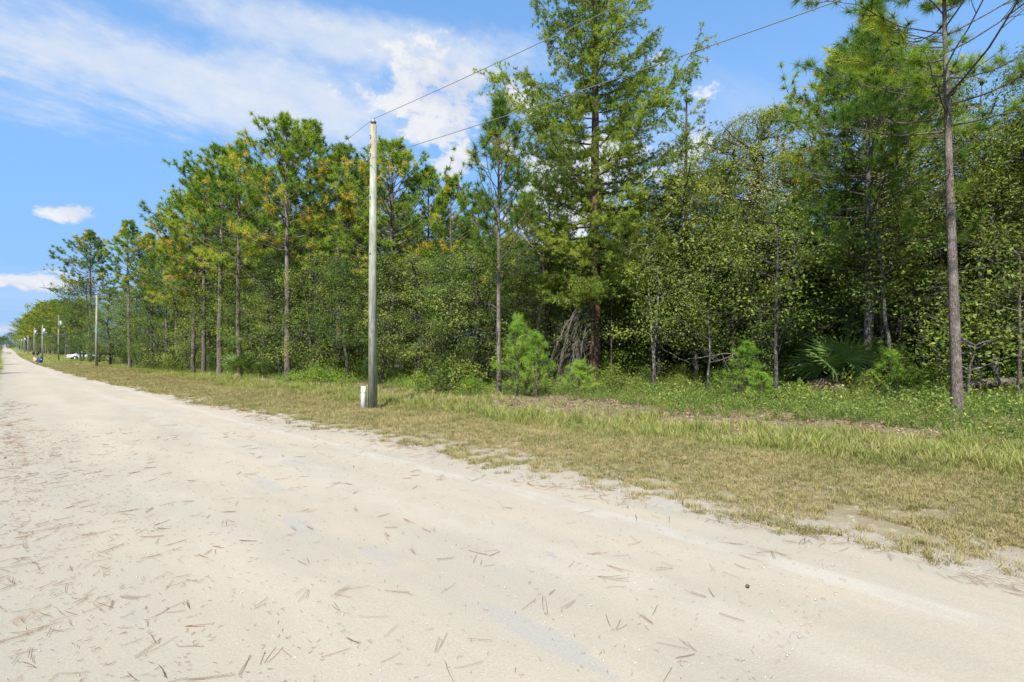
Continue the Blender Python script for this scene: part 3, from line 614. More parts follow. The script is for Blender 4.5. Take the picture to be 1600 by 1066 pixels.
# ---- the trees deeper in the wood (nothing tells these apart)
MARKS = [(128, 'the leftmost tall pine'), (155, 'the second pole'), (203, 'the open topped pine'), (250, 'the dip in the tree tops'), (277, 'the foot of the rising tree tops'), (310, 'the paired yellow pines'), (358, 'the twin peaked pines'), (412, 'the notch in the tree tops'), (450, 'the domed tallest pine'), (487, 'the dark spiky pine'),
         (530, 'the loose tufted pine'), (580, 'the nearest pole'), (611, 'the broad domed pine'), (668, 'the orange tinged pine'), (740, 'the gap left of the slim pine'), (780, 'the slim young pine'), (858, 'the thin red trunked pine'), (930, 'the sand pine trunk'), (1018, 'the white barked leaning trunk'),
         (1072, 'the light green feathery pine'), (1106, 'the short pale trunk'), (1140, 'the curving dark trunk'), (1180, 'the bright feathery sapling'), (1211, 'the straight black trunk'), (1265, 'the left side of the big palm'), (1312, 'the big palm'), (1355, 'the dark pointed pine'), (1398, 'the leaning speckled trunk'), (1440, 'the tall gap filling oak'),
         (1497, 'the bare trunked pine'), (1535, 'the thick black crooked trunk'), (1580, 'the fallen log'), (1640, 'the right edge of the photo')]
def near_mark(px): return min(MARKS, key=lambda m: abs(m[0] - px))[1]
n_deep = 0
sky_line = lambda px: np.interp(px, [110, 200, 260, 300, 350, 450, 600, 700, 760, 930, 1150, 1290, 1450, 1700], [385, 375, 385, 320, 265, 235, 260, 300, 320, 310, 300, 330, 310, 290])
def deep(px, d, ty, pr, kind):
    global n_deep; n_deep += 1
    lab = {'pine': ('pine standing deeper in the wood behind the front row', 'pines deeper in the wood'), 'oak': ('leafy oak standing deeper in the shade of the wood', 'oaks deeper in the wood')}[kind]
    put(kind + '_tree', pr, px, d, ty, ('small ' if ty > sky_line(px) + 90 else 'taller ') + lab[0].split(' behind')[0].split(' in the shade')[0] + ', behind ' + near_mark(px), 'tree', lab[1], rs.random() * 6.28, 1.12)
for k in range(70):
    px = 185 + (k + rs.random()) / 70 * 1570; base = np.interp(px, [150, 300, 500, 740, 1000, 1300, 1600, 1750], [70, 50, 37, 33, 32, 27, 26, 24]); d = base + rs.uniform(1, 14)
    deep(px, d, sky_line(px) + rs.uniform(30, 120), rs.choice(P1 if px < 1050 else P1[4:] + [RP2]), 'pine')
for k in range(96):
    px = 130 + (k + rs.random()) / 96 * 1700; base = np.interp(px, [130, 300, 500, 740, 1000, 1300, 1600, 1800], [85, 49, 34, 28, 27, 24, 22, 20]); d = base + rs.uniform(0, 12)
    deep(px, d, np.interp(px, [130, 200, 300, 500, 740, 1000, 1300, 1700], [478, 470, 445, 400, 390, 385, 380, 340]) + rs.uniform(-10, 60), rs.choice(O1), 'oak')
for k in range(46):                       # to the sides and behind, past the picture's edge
    y = rs.uniform(-35, 4); x = rs.uniform(21, 42); dep_ = x * F[0] + y * F[1]; px_ = 800 + 800 * (x * R[0] + y * R[1]) / max(dep_, .1)
    if px_ < 1750: plant('oak_tree', rs.choice(O1 + TALL), (x, y, float(gz(x, y))), rs.random() * 6, rs.uniform(7, 12), 1.1, 'leafy oak deep in the shade, behind ' + near_mark(px_), 'tree', 'oaks deeper in the wood')
for k in range(40):                       # far backing rows
    px = 330 + k / 40 * 1400; d = 62 + rs.uniform(0, 10); deep(px, d + (25 if px < 500 else 0), rs.uniform(360, 430), rs.choice(TALL + P1[4:]), 'oak' if False else 'pine')

# ---- far trees beyond the clearing, along the road
for k in range(60):
    px = 29 + (k + rs.random()) / 60 * 100; d = np.interp(px, [30, 40, 60, 80, 105, 130], [400, 330, 250, 220, 195, 190]) * rs.uniform(.98, 1.25)
    ty = np.interp(px, [30, 41, 55, 75, 95, 130], [520, 499, 484, 474, 470, 470]) + rs.uniform(-5, 16)
    pr = rs.choice(P1 + [PW]); put('pine_tree', pr, px, d, ty, 'distant pine beyond the lawn and the parked pickup', 'tree', 'distant pines beyond the lawn', sxy=1.3)
for k in range(26):
    px = 30 + (k + rs.random()) / 26 * 95; d = np.interp(px, [30, 40, 60, 80, 105, 130], [395, 325, 245, 215, 190, 185]) * rs.uniform(1.0, 1.3)
    put('oak_tree', rs.choice(O1), px, d, rs.uniform(515, 530), 'distant low oak under the pines beyond the lawn', 'tree', 'distant oaks beyond the lawn', sxy=1.2)
for k in range(34):
    px = -60 + (k + rs.random()) / 34 * 92; d = rs.uniform(500, 760); put('oak_tree' if k % 2 else 'pine_tree', rs.choice(O1 if k % 2 else P1), px, d, 524 + rs.uniform(-6, 8) + (6 if k % 2 else 0), 'tiny distant tree closing the far end of the road', 'tree', 'trees at the far end of the road', sxy=1.8)
for k in range(26):
    y = 95 + k * 13 + rs.uniform(-4, 4); x = -rs.uniform(2.8, 5.5); h = rs.uniform(4.5, 7)
    plant('oak_tree', rs.choice(O1), (x, y, float(gz(x, y))), rs.random() * 6, h, 1.1, 'distant oak left of the road near its vanishing point', 'tree', 'oaks left of the road')
plant('oak_tree', O1[4], (-3.3, 62, float(gz(-3.3, 62))), 1.0, 5.6, 1.0, 'oak whose leafy branch pokes in at the left edge of the photo', 'tree')

# ---- shrubs, saplings
put('shrub', SH[1], 497, 24.5, 571, 'bright green low shrub in front of the wood left of the near pole', 'shrub', sxy=1.15)
put('shrub', SH[0], 535, 24, 577, 'bright green low shrub touching the left side of the near pole', 'shrub', sxy=1.2)
put('shrub', SH[1], 455, 27, 580, 'bright green low shrub farther left, below the domed tallest pine', 'shrub', sxy=1.3)
put('shrub', SH[0], 630, 22.6, 586, 'bright low shrub just right of the foot of the nearest pole', 'shrub', sxy=1.1)
put('shrub', SH[1], 738, 20.5, 588, 'bright spreading shrub left of the slim pine trunk', 'shrub', sxy=1.2)
put('shrub', SH[4], 1060, 19.5, 585, 'olive shrub under the short pale trunk', 'shrub', sxy=1.2)
put('shrub', SH[1], 1250, 16.5, 596, 'bright spreading shrub left of the big palm', 'shrub', sxy=1.1)
put('shrub', SH[0], 1440, 14.5, 604, 'bright low shrub left of the bare trunked pine', 'shrub', sxy=1.1)
put('shrub', SH[0], 655, 22.5, 578, 'yellow green spindly shrub right of the near pole', 'shrub')
put('shrub', SH[3], 700, 21.5, 560, 'round shrub midway between the near pole and the slim pine', 'shrub')
put('shrub', SH[3], 960, 19.5, 572, 'dark glossy shrub at the foot of the sand pine', 'shrub')
put('shrub', SH[4], 1345, 14.8, 590, 'pale leaved shrub in front of the big palm', 'shrub', sxy=.8)
put('shrub', SH[2], 1010, 20.5, 570, 'shrub right of the sand pine under the white barked oak', 'shrub')
put('sapling_pine', PS[0], 808, 18.8, 500, 'bright green pine sapling, left of a pair by the slim pine trunk', 'sapling', sxy=.72)
put('sapling_pine', PS[1], 838, 18.6, 528, 'bright green pine sapling, right of a pair by the slim pine trunk', 'sapling', sxy=.8)
put('sapling_pine', PS[0], 822, 19.4, 540, 'loose pine sapling behind the pair by the slim pine trunk', 'sapling', sxy=.9)
put('sapling_pine', PS[1], 905, 18.6, 568, 'small bright pine sapling low in front of the sand pine', 'sapling', sxy=1.5)
put('sapling_pine', PS[0], 1172, 16.5, 540, 'bright feathery sapling in the weeds under the tall olive oak', 'sapling', sxy=1.15)
put('sapling_pine', PS[1], 1190, 15.2, 585, 'small bright sapling in front of the black trunk at right of centre', 'sapling', sxy=1.3)
put('sapling_pine', PS[1], 1392, 16.2, 552, 'tufted sapling between the thin trunks right of the palm', 'sapling', sxy=1.0)
G_SH = 'shrubs along the foot of the wood'
for k in range(60):
    px = 170 + (k + rs.random()) / 60 * 1460; dl = pxdir(px); d = None
    for dd in np.arange(8, 95, .4):
        q = dl * dd
        if q[0] > treeline(q[1]) + .2: d = dd; break
    if d is None: continue
    d += rs.uniform(-.5, 2.5)
    if abs(px - 1497) < 25 or 1280 < px < 1345: continue
    p = at(px, d)
    ki = rs.randrange(5); plant('shrub', SH[ki], p, rs.random() * 6, rs.uniform(.8, 1.9) if px < 1000 else rs.uniform(.5, 1.2), rs.uniform(1, 1.3), ['bright green', 'fine leaved', 'dark green', 'dull green', 'olive green'][ki] + ' low shrub at the wood edge, by ' + near_mark(px), 'shrub', G_SH)

# ---- single trunks that stand out
def trunk_only(px, d, topy, r, label, barkm='bark_dark', crook=.03, seed=1, lean=(0, 0), crown=None):
    rng = np.random.default_rng(seed); H = need_h(px, d, topy); b = Bag(); tr = wob(rng, H, 18, crook, lean); tube(b, tr, r * (1 - np.linspace(0, .72, 18)), 9)
    bb = Bag(); bc = Bag(); C = []
    for i in range(14):
        q = rng.integers(9, 18); s = np.linspace(0, 1, 6)[:, None]; L = rng.uniform(.6, 1.8); a = rng.random() * 6.28
        pts = tr[q] + np.array([math.cos(a), math.sin(a), rng.uniform(.1, .7)]) * s * L + np.cumsum(rng.normal(0, .06, (6, 3)), 0) * s; tube(bb, pts, np.linspace(.025, .006, 6), 4); C += [pts[-1], pts[3], pts[4]]
    C = np.array(C); P = (C[:, None] + rng.normal(size=(len(C), 55, 3)) * .3).reshape(-1, 3); leaves(bc, P, rng, np.clip(rng.beta(2, 2.5, len(P)), 0, 1), .10, .05)
    o = thing('oak_tree', at(px, d)); link('trunk', b.mesh('trunk', M[barkm], True), o); link('branches', bb.mesh('branches', M[barkm]), o)['kind'] = 'stuff'; link('crown', bc.mesh('crown', M['oak']), o)['kind'] = 'stuff'
    tag(o, label, 'tree')
trunk_only(1360, 17.5, 330, .085, 'thin dark trunked tree, left of the three beside the palm', 'bark', .02, 1)
trunk_only(1378, 18.0, 330, .08, 'thin dark trunked tree, middle of the three beside the palm', 'bark', .02, 2)
trunk_only(1398, 16.6, 350, .085, 'leaning speckled trunk, right of the three beside the palm', 'bark_lichen', .035, 3, (-.09, .05))
trunk_only(1211, 15.6, 350, .07, 'straight black trunk rising from the weeds right of centre', 'bark_dark', .02, 4)
trunk_only(1140, 20, 340, .075, 'curving dark trunk left of the bright feathery sapling', 'bark', .05, 5, (.02, -.04))
trunk_only(1106, 19, 480, .05, 'short pale trunk under the feathery pine', 'bark_lichen', .04, 6)
trunk_only(1018, 20, 420, .085, 'white barked leaning trunk right of the sand pine', 'bark_lichen', .06, 7)
trunk_only(1528, 16.5, 200, .12, 'thick black crooked trunk behind the bare trunked pine', 'bark_dark', .05, 8)
trunk_only(1513, 14.2, 540, .055, 'short mottled white trunk right at the foot of the bare trunked pine', 'bark_lichen', .09, 9, (.1, -.05))
trunk_only(1592, 14.3, 400, .06, 'thin grey trunk at the right edge of the photo', 'bark', .015, 10)
trunk_only(1428, 19.5, 300, .10, 'dark trunk between the palm and the bare trunked pine', 'bark_dark', .05, 11)
trunk_only(955, 22.5, 430, .045, 'thin grey trunk just right of the sand pine trunk', 'bark', .01, 12)
for (px, d, ty, k, lb) in ((1470, 18, 350, 0, 'bare grey twiggy tree left of the bare trunked pine'), (1560, 17, 390, 1, 'bare grey twiggy tree near the right edge'), (1175, 20, 370, 1, 'bare twiggy tree under the tall olive oak'),
                           (1320, 19.5, 420, 0, 'bare twiggy tree behind the big palm'), (1020, 21.5, 380, 0, 'bare white twiggy tree right of the sand pine'), (840, 24, 350, 1, 'bare grey twiggy tree left of the sand pine')):
    put('dead_tree', BT[k], px, d, ty, lb, 'dead tree')
# broken dead bough hanging from the sand pine trunk
rng = np.random.default_rng(77); b = Bag(); bp = at(921, 22.4)
for i in range(16):
    st = np.array([.1, 0, 4.0 - i * .14 + rng.normal(0, .3)]); L = rng.uniform(.8, 2.7); s = np.linspace(0, 1, 9)[:, None]
    dr = np.array([-R[0] * rng.uniform(.5, 1.0) - F[0] * rng.uniform(0, .5), -R[1] * rng.uniform(.5, 1.0) - F[1] * rng.uniform(0, .5), 0])
    pts = st + dr * s ** .8 * L * .75 - np.array([0, 0, 1.]) * L * (.15 * s + .85 * s ** 1.9) + np.cumsum(rng.normal(0, .07, (9, 3)), 0) * s; pts[:, 2] = np.maximum(pts[:, 2], .1)
    tube(b, pts, np.linspace(.018, .004, 9), 4)
    for k in range(7):
        q = rng.integers(3, 9); t_ = pts[q] + np.cumsum(np.vstack([np.zeros(3), rng.normal(0, .10, (4, 3)) + (pts[q] - pts[q - 1]) * .55 - np.array([0, 0, .05])]), 0); tube(b, t_, np.linspace(.009, .003, 5), 3)
o = link('dead_bough', b.mesh('dead_bough', M['dead'])); o.location = bp; tag(o, 'dead grey bough of bare twigs drooping left from the sand pine trunk', 'dead branch')
# fallen log
b = Bag(); lp = at(1572, 15.2); s = np.linspace(-1, 1, 12)[:, None]; rng = np.random.default_rng(9)
tube(b, np.array([R[0], R[1], .05]) * s * 1.3 + np.array([0, 0, .55]) + rng.normal(0, .02, (12, 3)), np.array([.05, .1, .13, .14, .15, .14, .15, .15, .16, .16, .17, .17]), 10, True)
bs_ = Bag(); tube(bs_, [(-.6, .5, .5), (-.75, .6, .9), (-1.1, .7, 1.1)], [.04, .03, .01], 6)
o = thing('fallen_log', lp); link('trunk', b.mesh('log', M['bark'], True), o); link('stub', bs_.mesh('stub', M['dead']), o); tag(o, 'fallen brown log propped above the weeds at the right edge', 'log')

# ---- palm
def frond(rng, dead=False, size=.8):
    b = Bag(); n = 24; L = size
    tube(b, [(0, 0, 0), (.35 * L, 0, .06), (.8 * L, 0, .05)], [.014, .011, .008], 4)
    c = np.array([.8 * L, 0, .05])
    for i in range(n):
        a = math.radians(-118 + 236 * i / (n - 1)); ln = L * (.62 + .38 * math.cos(a * .72)) * rng.uniform(.9, 1.05); d = np.array([math.cos(a), math.sin(a), 0]); sd = np.array([-d[1], d[0], 0])
        dr = .5 if dead else .22; wd = .030 * L / .8
        p1 = c + d * ln * .5 + np.array([0, 0, .04 - dr * .08]); p2 = c + d * ln + np.array([0, 0, -dr * ln * rng.uniform(.6, 1.4)])
        V = [c, p1 - sd * wd, p1 + np.array([0, 0, .018]), p1 + sd * wd, p2]
        b.add(V, tris=[[0, 1, 2], [0, 2, 3], [1, 4, 2], [2, 4, 3]], v=np.clip(rng.normal(.5, .15), 0, 1))
    return b.mesh('frond', M['palm_dead' if dead else 'palm'])
rng = np.random.default_rng(12); FR = [frond(rng, False, s_) for s_ in (.95, .85, .75)]; FD = [frond(rng, True, s_) for s_ in (.8, .7)]
def palm(px, d, n, nd, scale, label):
    o = thing('palm', at(px, d), rng.random() * 6); b = Bag(); tube(b, [(0, 0, -.1), (0, 0, .25), (.02, 0, .5)], [.17, .18, .09], 10, True); link('trunk', b.mesh('palm_trunk', M['bark_dark'], True), o)
    for i in range(n + nd):
        dead = i >= n; c = link('frond', (FD if dead else FR)[rng.integers(0, 2 if dead else 3)], o); a = i * 2.4 + rng.normal(0, .3)
        e = rng.uniform(.25, 1.35) if not dead else rng.uniform(-.9, -.2); L0 = rng.uniform(.35, .75)
        c.location = (math.cos(a) * .08, math.sin(a) * .08, .42); c.rotation_euler = (rng.normal(0, .4), -e, a); c.scale = (1.15,) * 3
        if dead: c['label'] = 'dry brown drooping frond'; c.location.z = .62
    o.scale = (scale,) * 3; tag(o, label, 'palm')
palm(1312, 17.7, 20, 8, 1.08, 'big fan leaved palm with brown dead fronds at its foot in the wood')
palm(1345, 19.5, 12, 2, 1.1, 'smaller fan palm half hidden behind the big palm')
palm(690, 22.8, 9, 1, .55, 'small fan palm in the shade right of the near pole')
palm(376, 34, 12, 1, .9, 'low dark fan palm at the foot of the twin peaked pines')

# ------------------------------------------------------------------ poles and wires
PX = 7.95; PYS = [14.0, 79.0, 139.0]
pole_h = [8.62, 8.6, 9.2]
def pole(x, y, h, label, group=None, trans=False, detail=False, r=.14):
    o = thing('utility_pole', (x, y, float(gz(x, y))), 0.0); b = Bag(); tube(b, [(0, 0, -.3), (.0, 0, h * .5), (0.02, 0, h)], [r, r * .85, r * .68], 20, True); link('pole', b.mesh('pole', M['pole'], True), o)
    b = Bag(); lathe(b, [(.0, .0), (.03, 0), (.03, .05), (.085, .06), (.095, .09), (.06, .12), (.065, .14), (.035, .17), (.03, .2), (0, .2)], 14, (0.02, 0, h)); link('insulator', b.mesh('insulator', M['porcelain'], True), o)
    sp = Bag(); lathe(sp, [(0, 0), (.045, 0), (.05, .03), (.03, .05), (.05, .07), (.045, .10), (0, .10)], 12, (-r - .05, 0, h - 1.15)); link('spool_insulator', sp.mesh('spool_insulator', M['porcelain'], True), o)
    if detail:
        k = Bag()
        for zz in (h - .35, h - .62, h - .9, h - 2.2, h - 3.9): tube(k, [(-r * .72, -.03, zz), (-r * 1.05, -.05, zz)], [.022, .022], 6, True)
        link('bolts', k.mesh('bolts', M['steel']), o)
    if trans:
        c = Bag(); lathe(c, [(0, 0), (.23, 0), (.25, .05), (.25, .75), (.2, .85), (0, .87)], 16, (.42, -.1, h - 1.9)); link('transformer', c.mesh('transformer', M['lamp_grey'], True), o)
        c = Bag(); tube(c, [(.1, 0, h - 2.3), (.7, -.1, h - 2.2)], [.03, .03], 6, True); lathe(c, [(0, -.12), (.16, -.1), (.16, .05), (0, .08)], 12, (.85, -.1, h - 2.2)); link('lamp_arm', c.mesh('lamp_arm', M['lamp_grey'], True), o)
    return tag(o, label, 'utility pole', group)
pole(PX, PYS[0], pole_h[0], 'nearest tall weathered grey wooden pole standing in the grass verge', None, False, True)
pole(PX, PYS[1], pole_h[1], 'second wooden pole down the verge, in front of the dark oaks')
pole(PX, PYS[2], pole_h[2], 'third wooden pole with pale transformer can, left of the parked pickup', None, True)
far_p = [(PX, 200, 9.4, True, 'fourth wooden pole with transformer, behind the blue bin'), (PX + .2, 262, 10.3, True, 'fifth distant pole with transformer beyond the blue bin'), (PX, 322, 8.5, False, 'sixth distant pole, pale at its foot'),
         (PX, 385, 9, True, 'seventh distant pole near the road end'), (PX, 450, 9, True, 'eighth distant pole near the road end'), (PX, 520, 9, True, 'ninth distant pole near the road end'), (PX, 600, 9.5, True, 'farthest pole before the vanishing point')]
for x, y, h, t_, lb in far_p: pole(x, y, h, lb, 'distant poles down the road', t_, r=.2)
ends = [(-47, 8.3)] + [(y, h) for y, h in zip(PYS, pole_h)] + [(y, h) for _, y, h, _, _ in far_p]
def span(y0, z0, y1, z1, sag, x, r, label, xo=0.0):
    b = Bag(); u = np.linspace(0, 1, 40)[:, None]; Y = y0 + (y1 - y0) * u; Z = z0 + (z1 - z0) * u - 4 * sag * u * (1 - u)
    o0 = np.array([x, y0, z0]); P = np.concatenate([np.full_like(Y, x), Y, Z], 1) - o0; tube(b, P, r, 6)
    o = link('overhead_wire', b.mesh('wire', M['wire'])); o.location = o0; tag(o, label, 'wire')
g0 = lambda y: float(gz(PX, y))
for i in range(5):
    (ya, ha), (yb, hb) = ends[i], ends[i + 1]; nm = ['from the nearest pole up over the road to the right', 'between the nearest and the second pole', 'between the second and the third pole', 'between the third and the fourth pole', 'between the fourth and the fifth pole'][i]
    r_ = .0075 if i == 0 else .006
    span(ya, g0(ya) + ha + .19, yb, g0(yb) + hb + .19, 1.35, PX + .02, r_, 'upper power wire ' + nm)
    span(ya, g0(ya) + ha - 1.1, yb, g0(yb) + hb - 1.1, 1.65, PX - .19, r_, 'lower power wire ' + nm)
# white marker post
mp = at(568, 15.5); o = thing('marker_post', mp, .3); b = Bag(); tube(b, [(0, 0, -.1), (0, 0, .58), (0, 0, .66), (0, 0, .69)], [.085, .08, .075, .05], 14, True); link('post', b.mesh('post', M['white_plastic'], True), o)
b = Bag(); tube(b, [(0, 0, .50), (0, 0, .515)], [.088, .088], 14, True); link('collar', b.mesh('collar', M['steel'], True), o); tag(o, 'stubby white plastic marker post against the left foot of the nearest pole', 'marker post')

# ------------------------------------------------------------------ things on the distant lawn
def driveway():
    b = Bag(); xs = np.linspace(3.6, 20, 30); V = []
    for x in xs:
        for dy in (-1.6, 1.6): V.append((x, 141.6 + dy, float(gz(x, 141.6 + dy)) + .05))
    b.add(V, [[2 * i, 2 * i + 2, 2 * i + 3, 2 * i + 1] for i in range(29)]); tag(link('driveway', b.mesh('driveway', M['concrete'])), 'pale concrete driveway crossing the distant lawn', kind='structure')
driveway()
def bin_(x, y, m, label):
    o = thing('wheeled_bin', (x, y, float(gz(x, y))), .4); b = Bag(); box(b, (0, 0, .52), (.55, .6, .9), 0, 1.0); b.V[0][4:, :2] *= 1.18; link('body', b.mesh('bin_body', M[m]), o)
    b = Bag(); box(b, (0, 0, 1.01), (.68, .76, .07)); link('lid', b.mesh('bin_lid', M[m]), o)
    for s_ in (-1, 1): b = Bag(); tube(b, [(s_ * .25, .3, .1), (s_ * .32, .3, .1)], [.1, .1], 10, True); link('wheel', b.mesh('bin_wheel', M['rubber']), o)
    b = Bag(); box(b, (0, -.36, .62), (.2, .01, .2)); link('panel', b.mesh('bin_panel', M['white_plastic']), o); 
    o.scale = (.72, .72, .95); tag(o, label, 'bin')
bin_(4.25, 113, 'blue_plastic', 'blue wheeled recycling bin beside the distant road'); bin_(3.75, 115.5, 'tan_plastic', 'tan wheeled bin just left of the blue bin')
def mailbox(x, y, label):
    o = thing('mailbox', (x, y, float(gz(x, y)))); b = Bag(); box(b, (0, 0, .5), (.1, .1, 1.0)); link('post', b.mesh('mail_post', M['dead']), o)
    b = Bag(); V = []; n = 9
    for yy in (-.28, .28):
        V += [(-.16, yy, 1.0), (.16, yy, 1.0)] + [(.16 * math.cos(a), yy, 1.18 + .14 * math.sin(a)) for a in np.linspace(0, math.pi, n)]
    m = n + 2; b.add(V, [[i, (i + 1) % m, m + (i + 1) % m, m + i] for i in range(m)], [[0, k + 1, k] for k in range(1, m - 1)] + [[m, m + k, m + k + 1] for k in range(1, m - 1)]); link('box', b.mesh('mail_box', M['black']), o); o.scale = (1.4,) * 3
    tag(o, label, 'mailbox')
mailbox(4.3, 124, 'black mailbox on a post behind the tan bin'); mailbox(4.5, 150, 'black mailbox on a post, farther down the road than the bins')
def pickup():
    o = thing('pickup_truck', (12.3, 143.2, float(gz(12.3, 143.2)) + .06), 0.12)   # length along x, tail towards the road (-x)
    b = Bag(); prof = [(-2.7, .55), (2.75, .55), (2.8, .95), (2.6, 1.12), (1.35, 1.2), (.75, 1.82), (-.75, 1.86), (-1.0, 1.25), (-2.7, 1.22), (-2.78, .9)]
    n = len(prof); V = [(x, s_ * (.93 if z < 1.3 else .78), z) for s_ in (-1, 1) for x, z in prof]; c0 = len(V)
    b.add(V, [[i, (i + 1) % n, n + (i + 1) % n, n + i] for i in range(n)], [[0, i + 1, i] for i in range(1, n - 1)] + [[n, n + i, n + i + 1] for i in range(1, n - 1)]); link('body', b.mesh('truck_body', M['paint_white']), o)
    for s_ in (-1, 1):
        b = Bag(); V = [(1.15, s_ * .91, 1.26), (.68, s_ * .80, 1.74), (-.66, s_ * .80, 1.77), (-.88, s_ * .91, 1.26)]; b.add(V, [[0, 1, 2, 3]]); link('window', b.mesh('truck_window', M['glass']), o)
        b = Bag(); box(b, (-2.74, s_ * .84, 1.0), (.1, .16, .34)); link('tail_light', b.mesh('tail_light', M['red_lens']), o)
        b = Bag(); box(b, (2.74, s_ * .72, .95), (.1, .34, .2)); link('headlight', b.mesh('headlight', M['lamp_grey']), o)
        for xx in (-1.65, 1.75):
            w_ = thing('wheel', (xx, s_ * .86, .42)); w_.parent = o; b = Bag(); tube(b, [(0, -.14, 0), (0, .14, 0)], [.42, .42], 20, True); link('tyre', b.mesh('tyre', M['rubber']), w_); b = Bag(); tube(b, [(0, -.15, 0), (0, .15, 0)], [.24, .24], 14, True); link('rim', b.mesh('rim', M['steel']), w_)
            b = Bag(); a_ = np.linspace(0, math.pi, 12); Vv = [(xx + r_ * math.cos(q), s_ * .94, .45 + r_ * math.sin(q)) for r_ in (.44, .53) for q in a_]; b.add(Vv, [[i, i + 1, 13 + i, 12 + i] for i in range(11)]); link('wheel_arch', b.mesh('wheel_arch', M['black']), o)
    b = Bag(); box(b, (-2.85, 0, .62), (.16, 1.8, .2)); link('bumper', b.mesh('bumper', M['steel']), o)
    b = Bag(); V = [(-.80, -.70, 1.74), (-.80, .70, 1.74), (-1.0, .76, 1.32), (-1.0, -.76, 1.32)]; b.add([(x - .03, y, z) for x, y, z in V], [[0, 1, 2, 3]]); link('rear_window', b.mesh('rear_window', M['glass']), o)
    tag(o, 'white pickup truck parked on the driveway, half hidden by the oaks', 'truck')
pickup()

# ------------------------------------------------------------------ grass, weeds, litter (nobody could count them)
def tuft(seed, n=12, h=.3, spread=.05, width=.006, lean=.35, fold=True, curl=.3):
    rng = np.random.default_rng(seed); a = rng.random(n) * 6.28; r = rng.random(n) * spread; P = np.stack([np.cos(a) * r, np.sin(a) * r, np.zeros(n) - .01], -1)
    d = np.stack([np.cos(a) + rng.normal(0, .5, n), np.sin(a) + rng.normal(0, .5, n), np.zeros(n)], -1); d = unit(d) * (lean * rng.random((n, 1)) ** .7)
    H = h * (.5 + .6 * rng.random((n, 1))); up = np.array([0, 0, 1.])
    m = P + (d * .35 + up * .55) * H; t_ = P + (d * (1 + curl) + up * (1 - curl * .5 * np.linalg.norm(d, axis=1, keepdims=True))) * H
    S = unit(np.cross(d + 1e-4, up)) * width / 2; V = np.stack([P - S, P + S, m + S * .9, m - S * .9, t_], 1).reshape(-1, 3)
    b = Bag(); i = np.arange(n)[:, None] * 5; b.add(V, i + np.array([[0, 1, 2, 3]]), i + np.array([[3, 2, 4]]), v=np.repeat(np.clip(rng.beta(2, 2, n), 0, 1) * .8 + .05, 5)); return b
def weed(seed, n=26, h=.3, leaf=.05, spread=.10):
    rng = np.random.default_rng(seed); b = Bag()
    for k in range(5):
        a = rng.random() * 6.28; tip = np.array([math.cos(a) * spread, math.sin(a) * spread, h * rng.uniform(.6, 1)]); tube(b, [(0, 0, -.02), tip * .5, tip], [.003, .002, .001], 3, v=.3)
        m = n // 5; P = tip * rng.uniform(.25, 1, (m, 1)) + rng.normal(0, .028, (m, 3)); P[:, 2] = np.abs(P[:, 2]); leaves(b, P, rng, np.clip(rng.beta(2, 2, m), 0, 1) * .85, leaf, leaf * .55, .6)
    return b
def litterbit(seed):
    rng = np.random.default_rng(seed); b = Bag(); n = 9
    P = rng.normal(0, .07, (n, 3)); P[:, 2] = np.abs(P[:, 2]) * .12 + .005; leaves(b, P, rng, rng.random(n), .06, .03, 2.5)
    for k in range(8):
        a = rng.random() * 6.28; p = np.array([rng.normal(0, .08), rng.normal(0, .08), rng.uniform(.005, .03)]); d = np.array([math.cos(a), math.sin(a), rng.normal(0, .08)]) * .1; s = np.array([-d[1], d[0], 0]) * .02
        b.add([p - d - s, p - d + s, p + d], tris=[[0, 1, 2]], v=rng.random())
    return b
def scatter(name, protos, material, pos, scale, seed, label, tilt=.12, kind='stuff'):
    rng = np.random.default_rng(seed); col = bpy.data.collections.new(name + '_pieces')
    for k, p in enumerate(protos): col.objects.link(bpy.data.objects.new('%s_piece_%02d' % (name, k), p.mesh(name + '_piece', material)))
    N = len(pos); me = bpy.data.meshes.new(name); me.vertices.add(N); me.vertices.foreach_set('co', pos.astype(np.float32).ravel())
    rt = np.stack([rng.normal(0, tilt, N), rng.normal(0, tilt, N), rng.random(N) * 6.28], -1).astype(np.float32)
    a = me.attributes.new('rot', 'FLOAT_VECTOR', 'POINT'); a.data.foreach_set('vector', rt.ravel())
    a = me.attributes.new('sc', 'FLOAT', 'POINT'); a.data.foreach_set('value', scale.astype(np.float32))
    a = me.attributes.new('idx', 'INT', 'POINT'); a.data.foreach_set('value', rng.integers(0, len(protos), N).astype(np.int32))
    me.update(); o = link(name, me); tag(o, label, name.replace('_', ' '), None, kind)
    ng = bpy.data.node_groups.new(name, 'GeometryNodeTree'); ng.interface.new_socket('Geometry', in_out='INPUT', socket_type='NodeSocketGeometry'); ng.interface.new_socket('Geometry', in_out='OUTPUT', socket_type='NodeSocketGeometry')
    N_ = ng.nodes; gi = N_.new('NodeGroupInput'); go = N_.new('NodeGroupOutput'); ip = N_.new('GeometryNodeInstanceOnPoints'); ci = N_.new('GeometryNodeCollectionInfo'); ci.inputs['Collection'].default_value = col; ci.inputs['Separate Children'].default_value = True
    ip.inputs['Pick Instance'].default_value = True
    def named(nm, ty):
        n = N_.new('GeometryNodeInputNamedAttribute'); n.data_type = ty; n.inputs['Name'].default_value = nm; return n.outputs['Attribute']
    L = ng.links.new; L(gi.outputs[0], ip.inputs['Points']); L(ci.outputs[0], ip.inputs['Instance']); L(named('idx', 'INT'), ip.inputs['Instance Index']); L(named('rot', 'FLOAT_VECTOR'), ip.inputs['Rotation']); L(named('sc', 'FLOAT'), ip.inputs['Scale']); L(ip.outputs[0], go.inputs[0])
    md = o.modifiers.new('scatter', 'NODES'); md.node_group = ng; return o

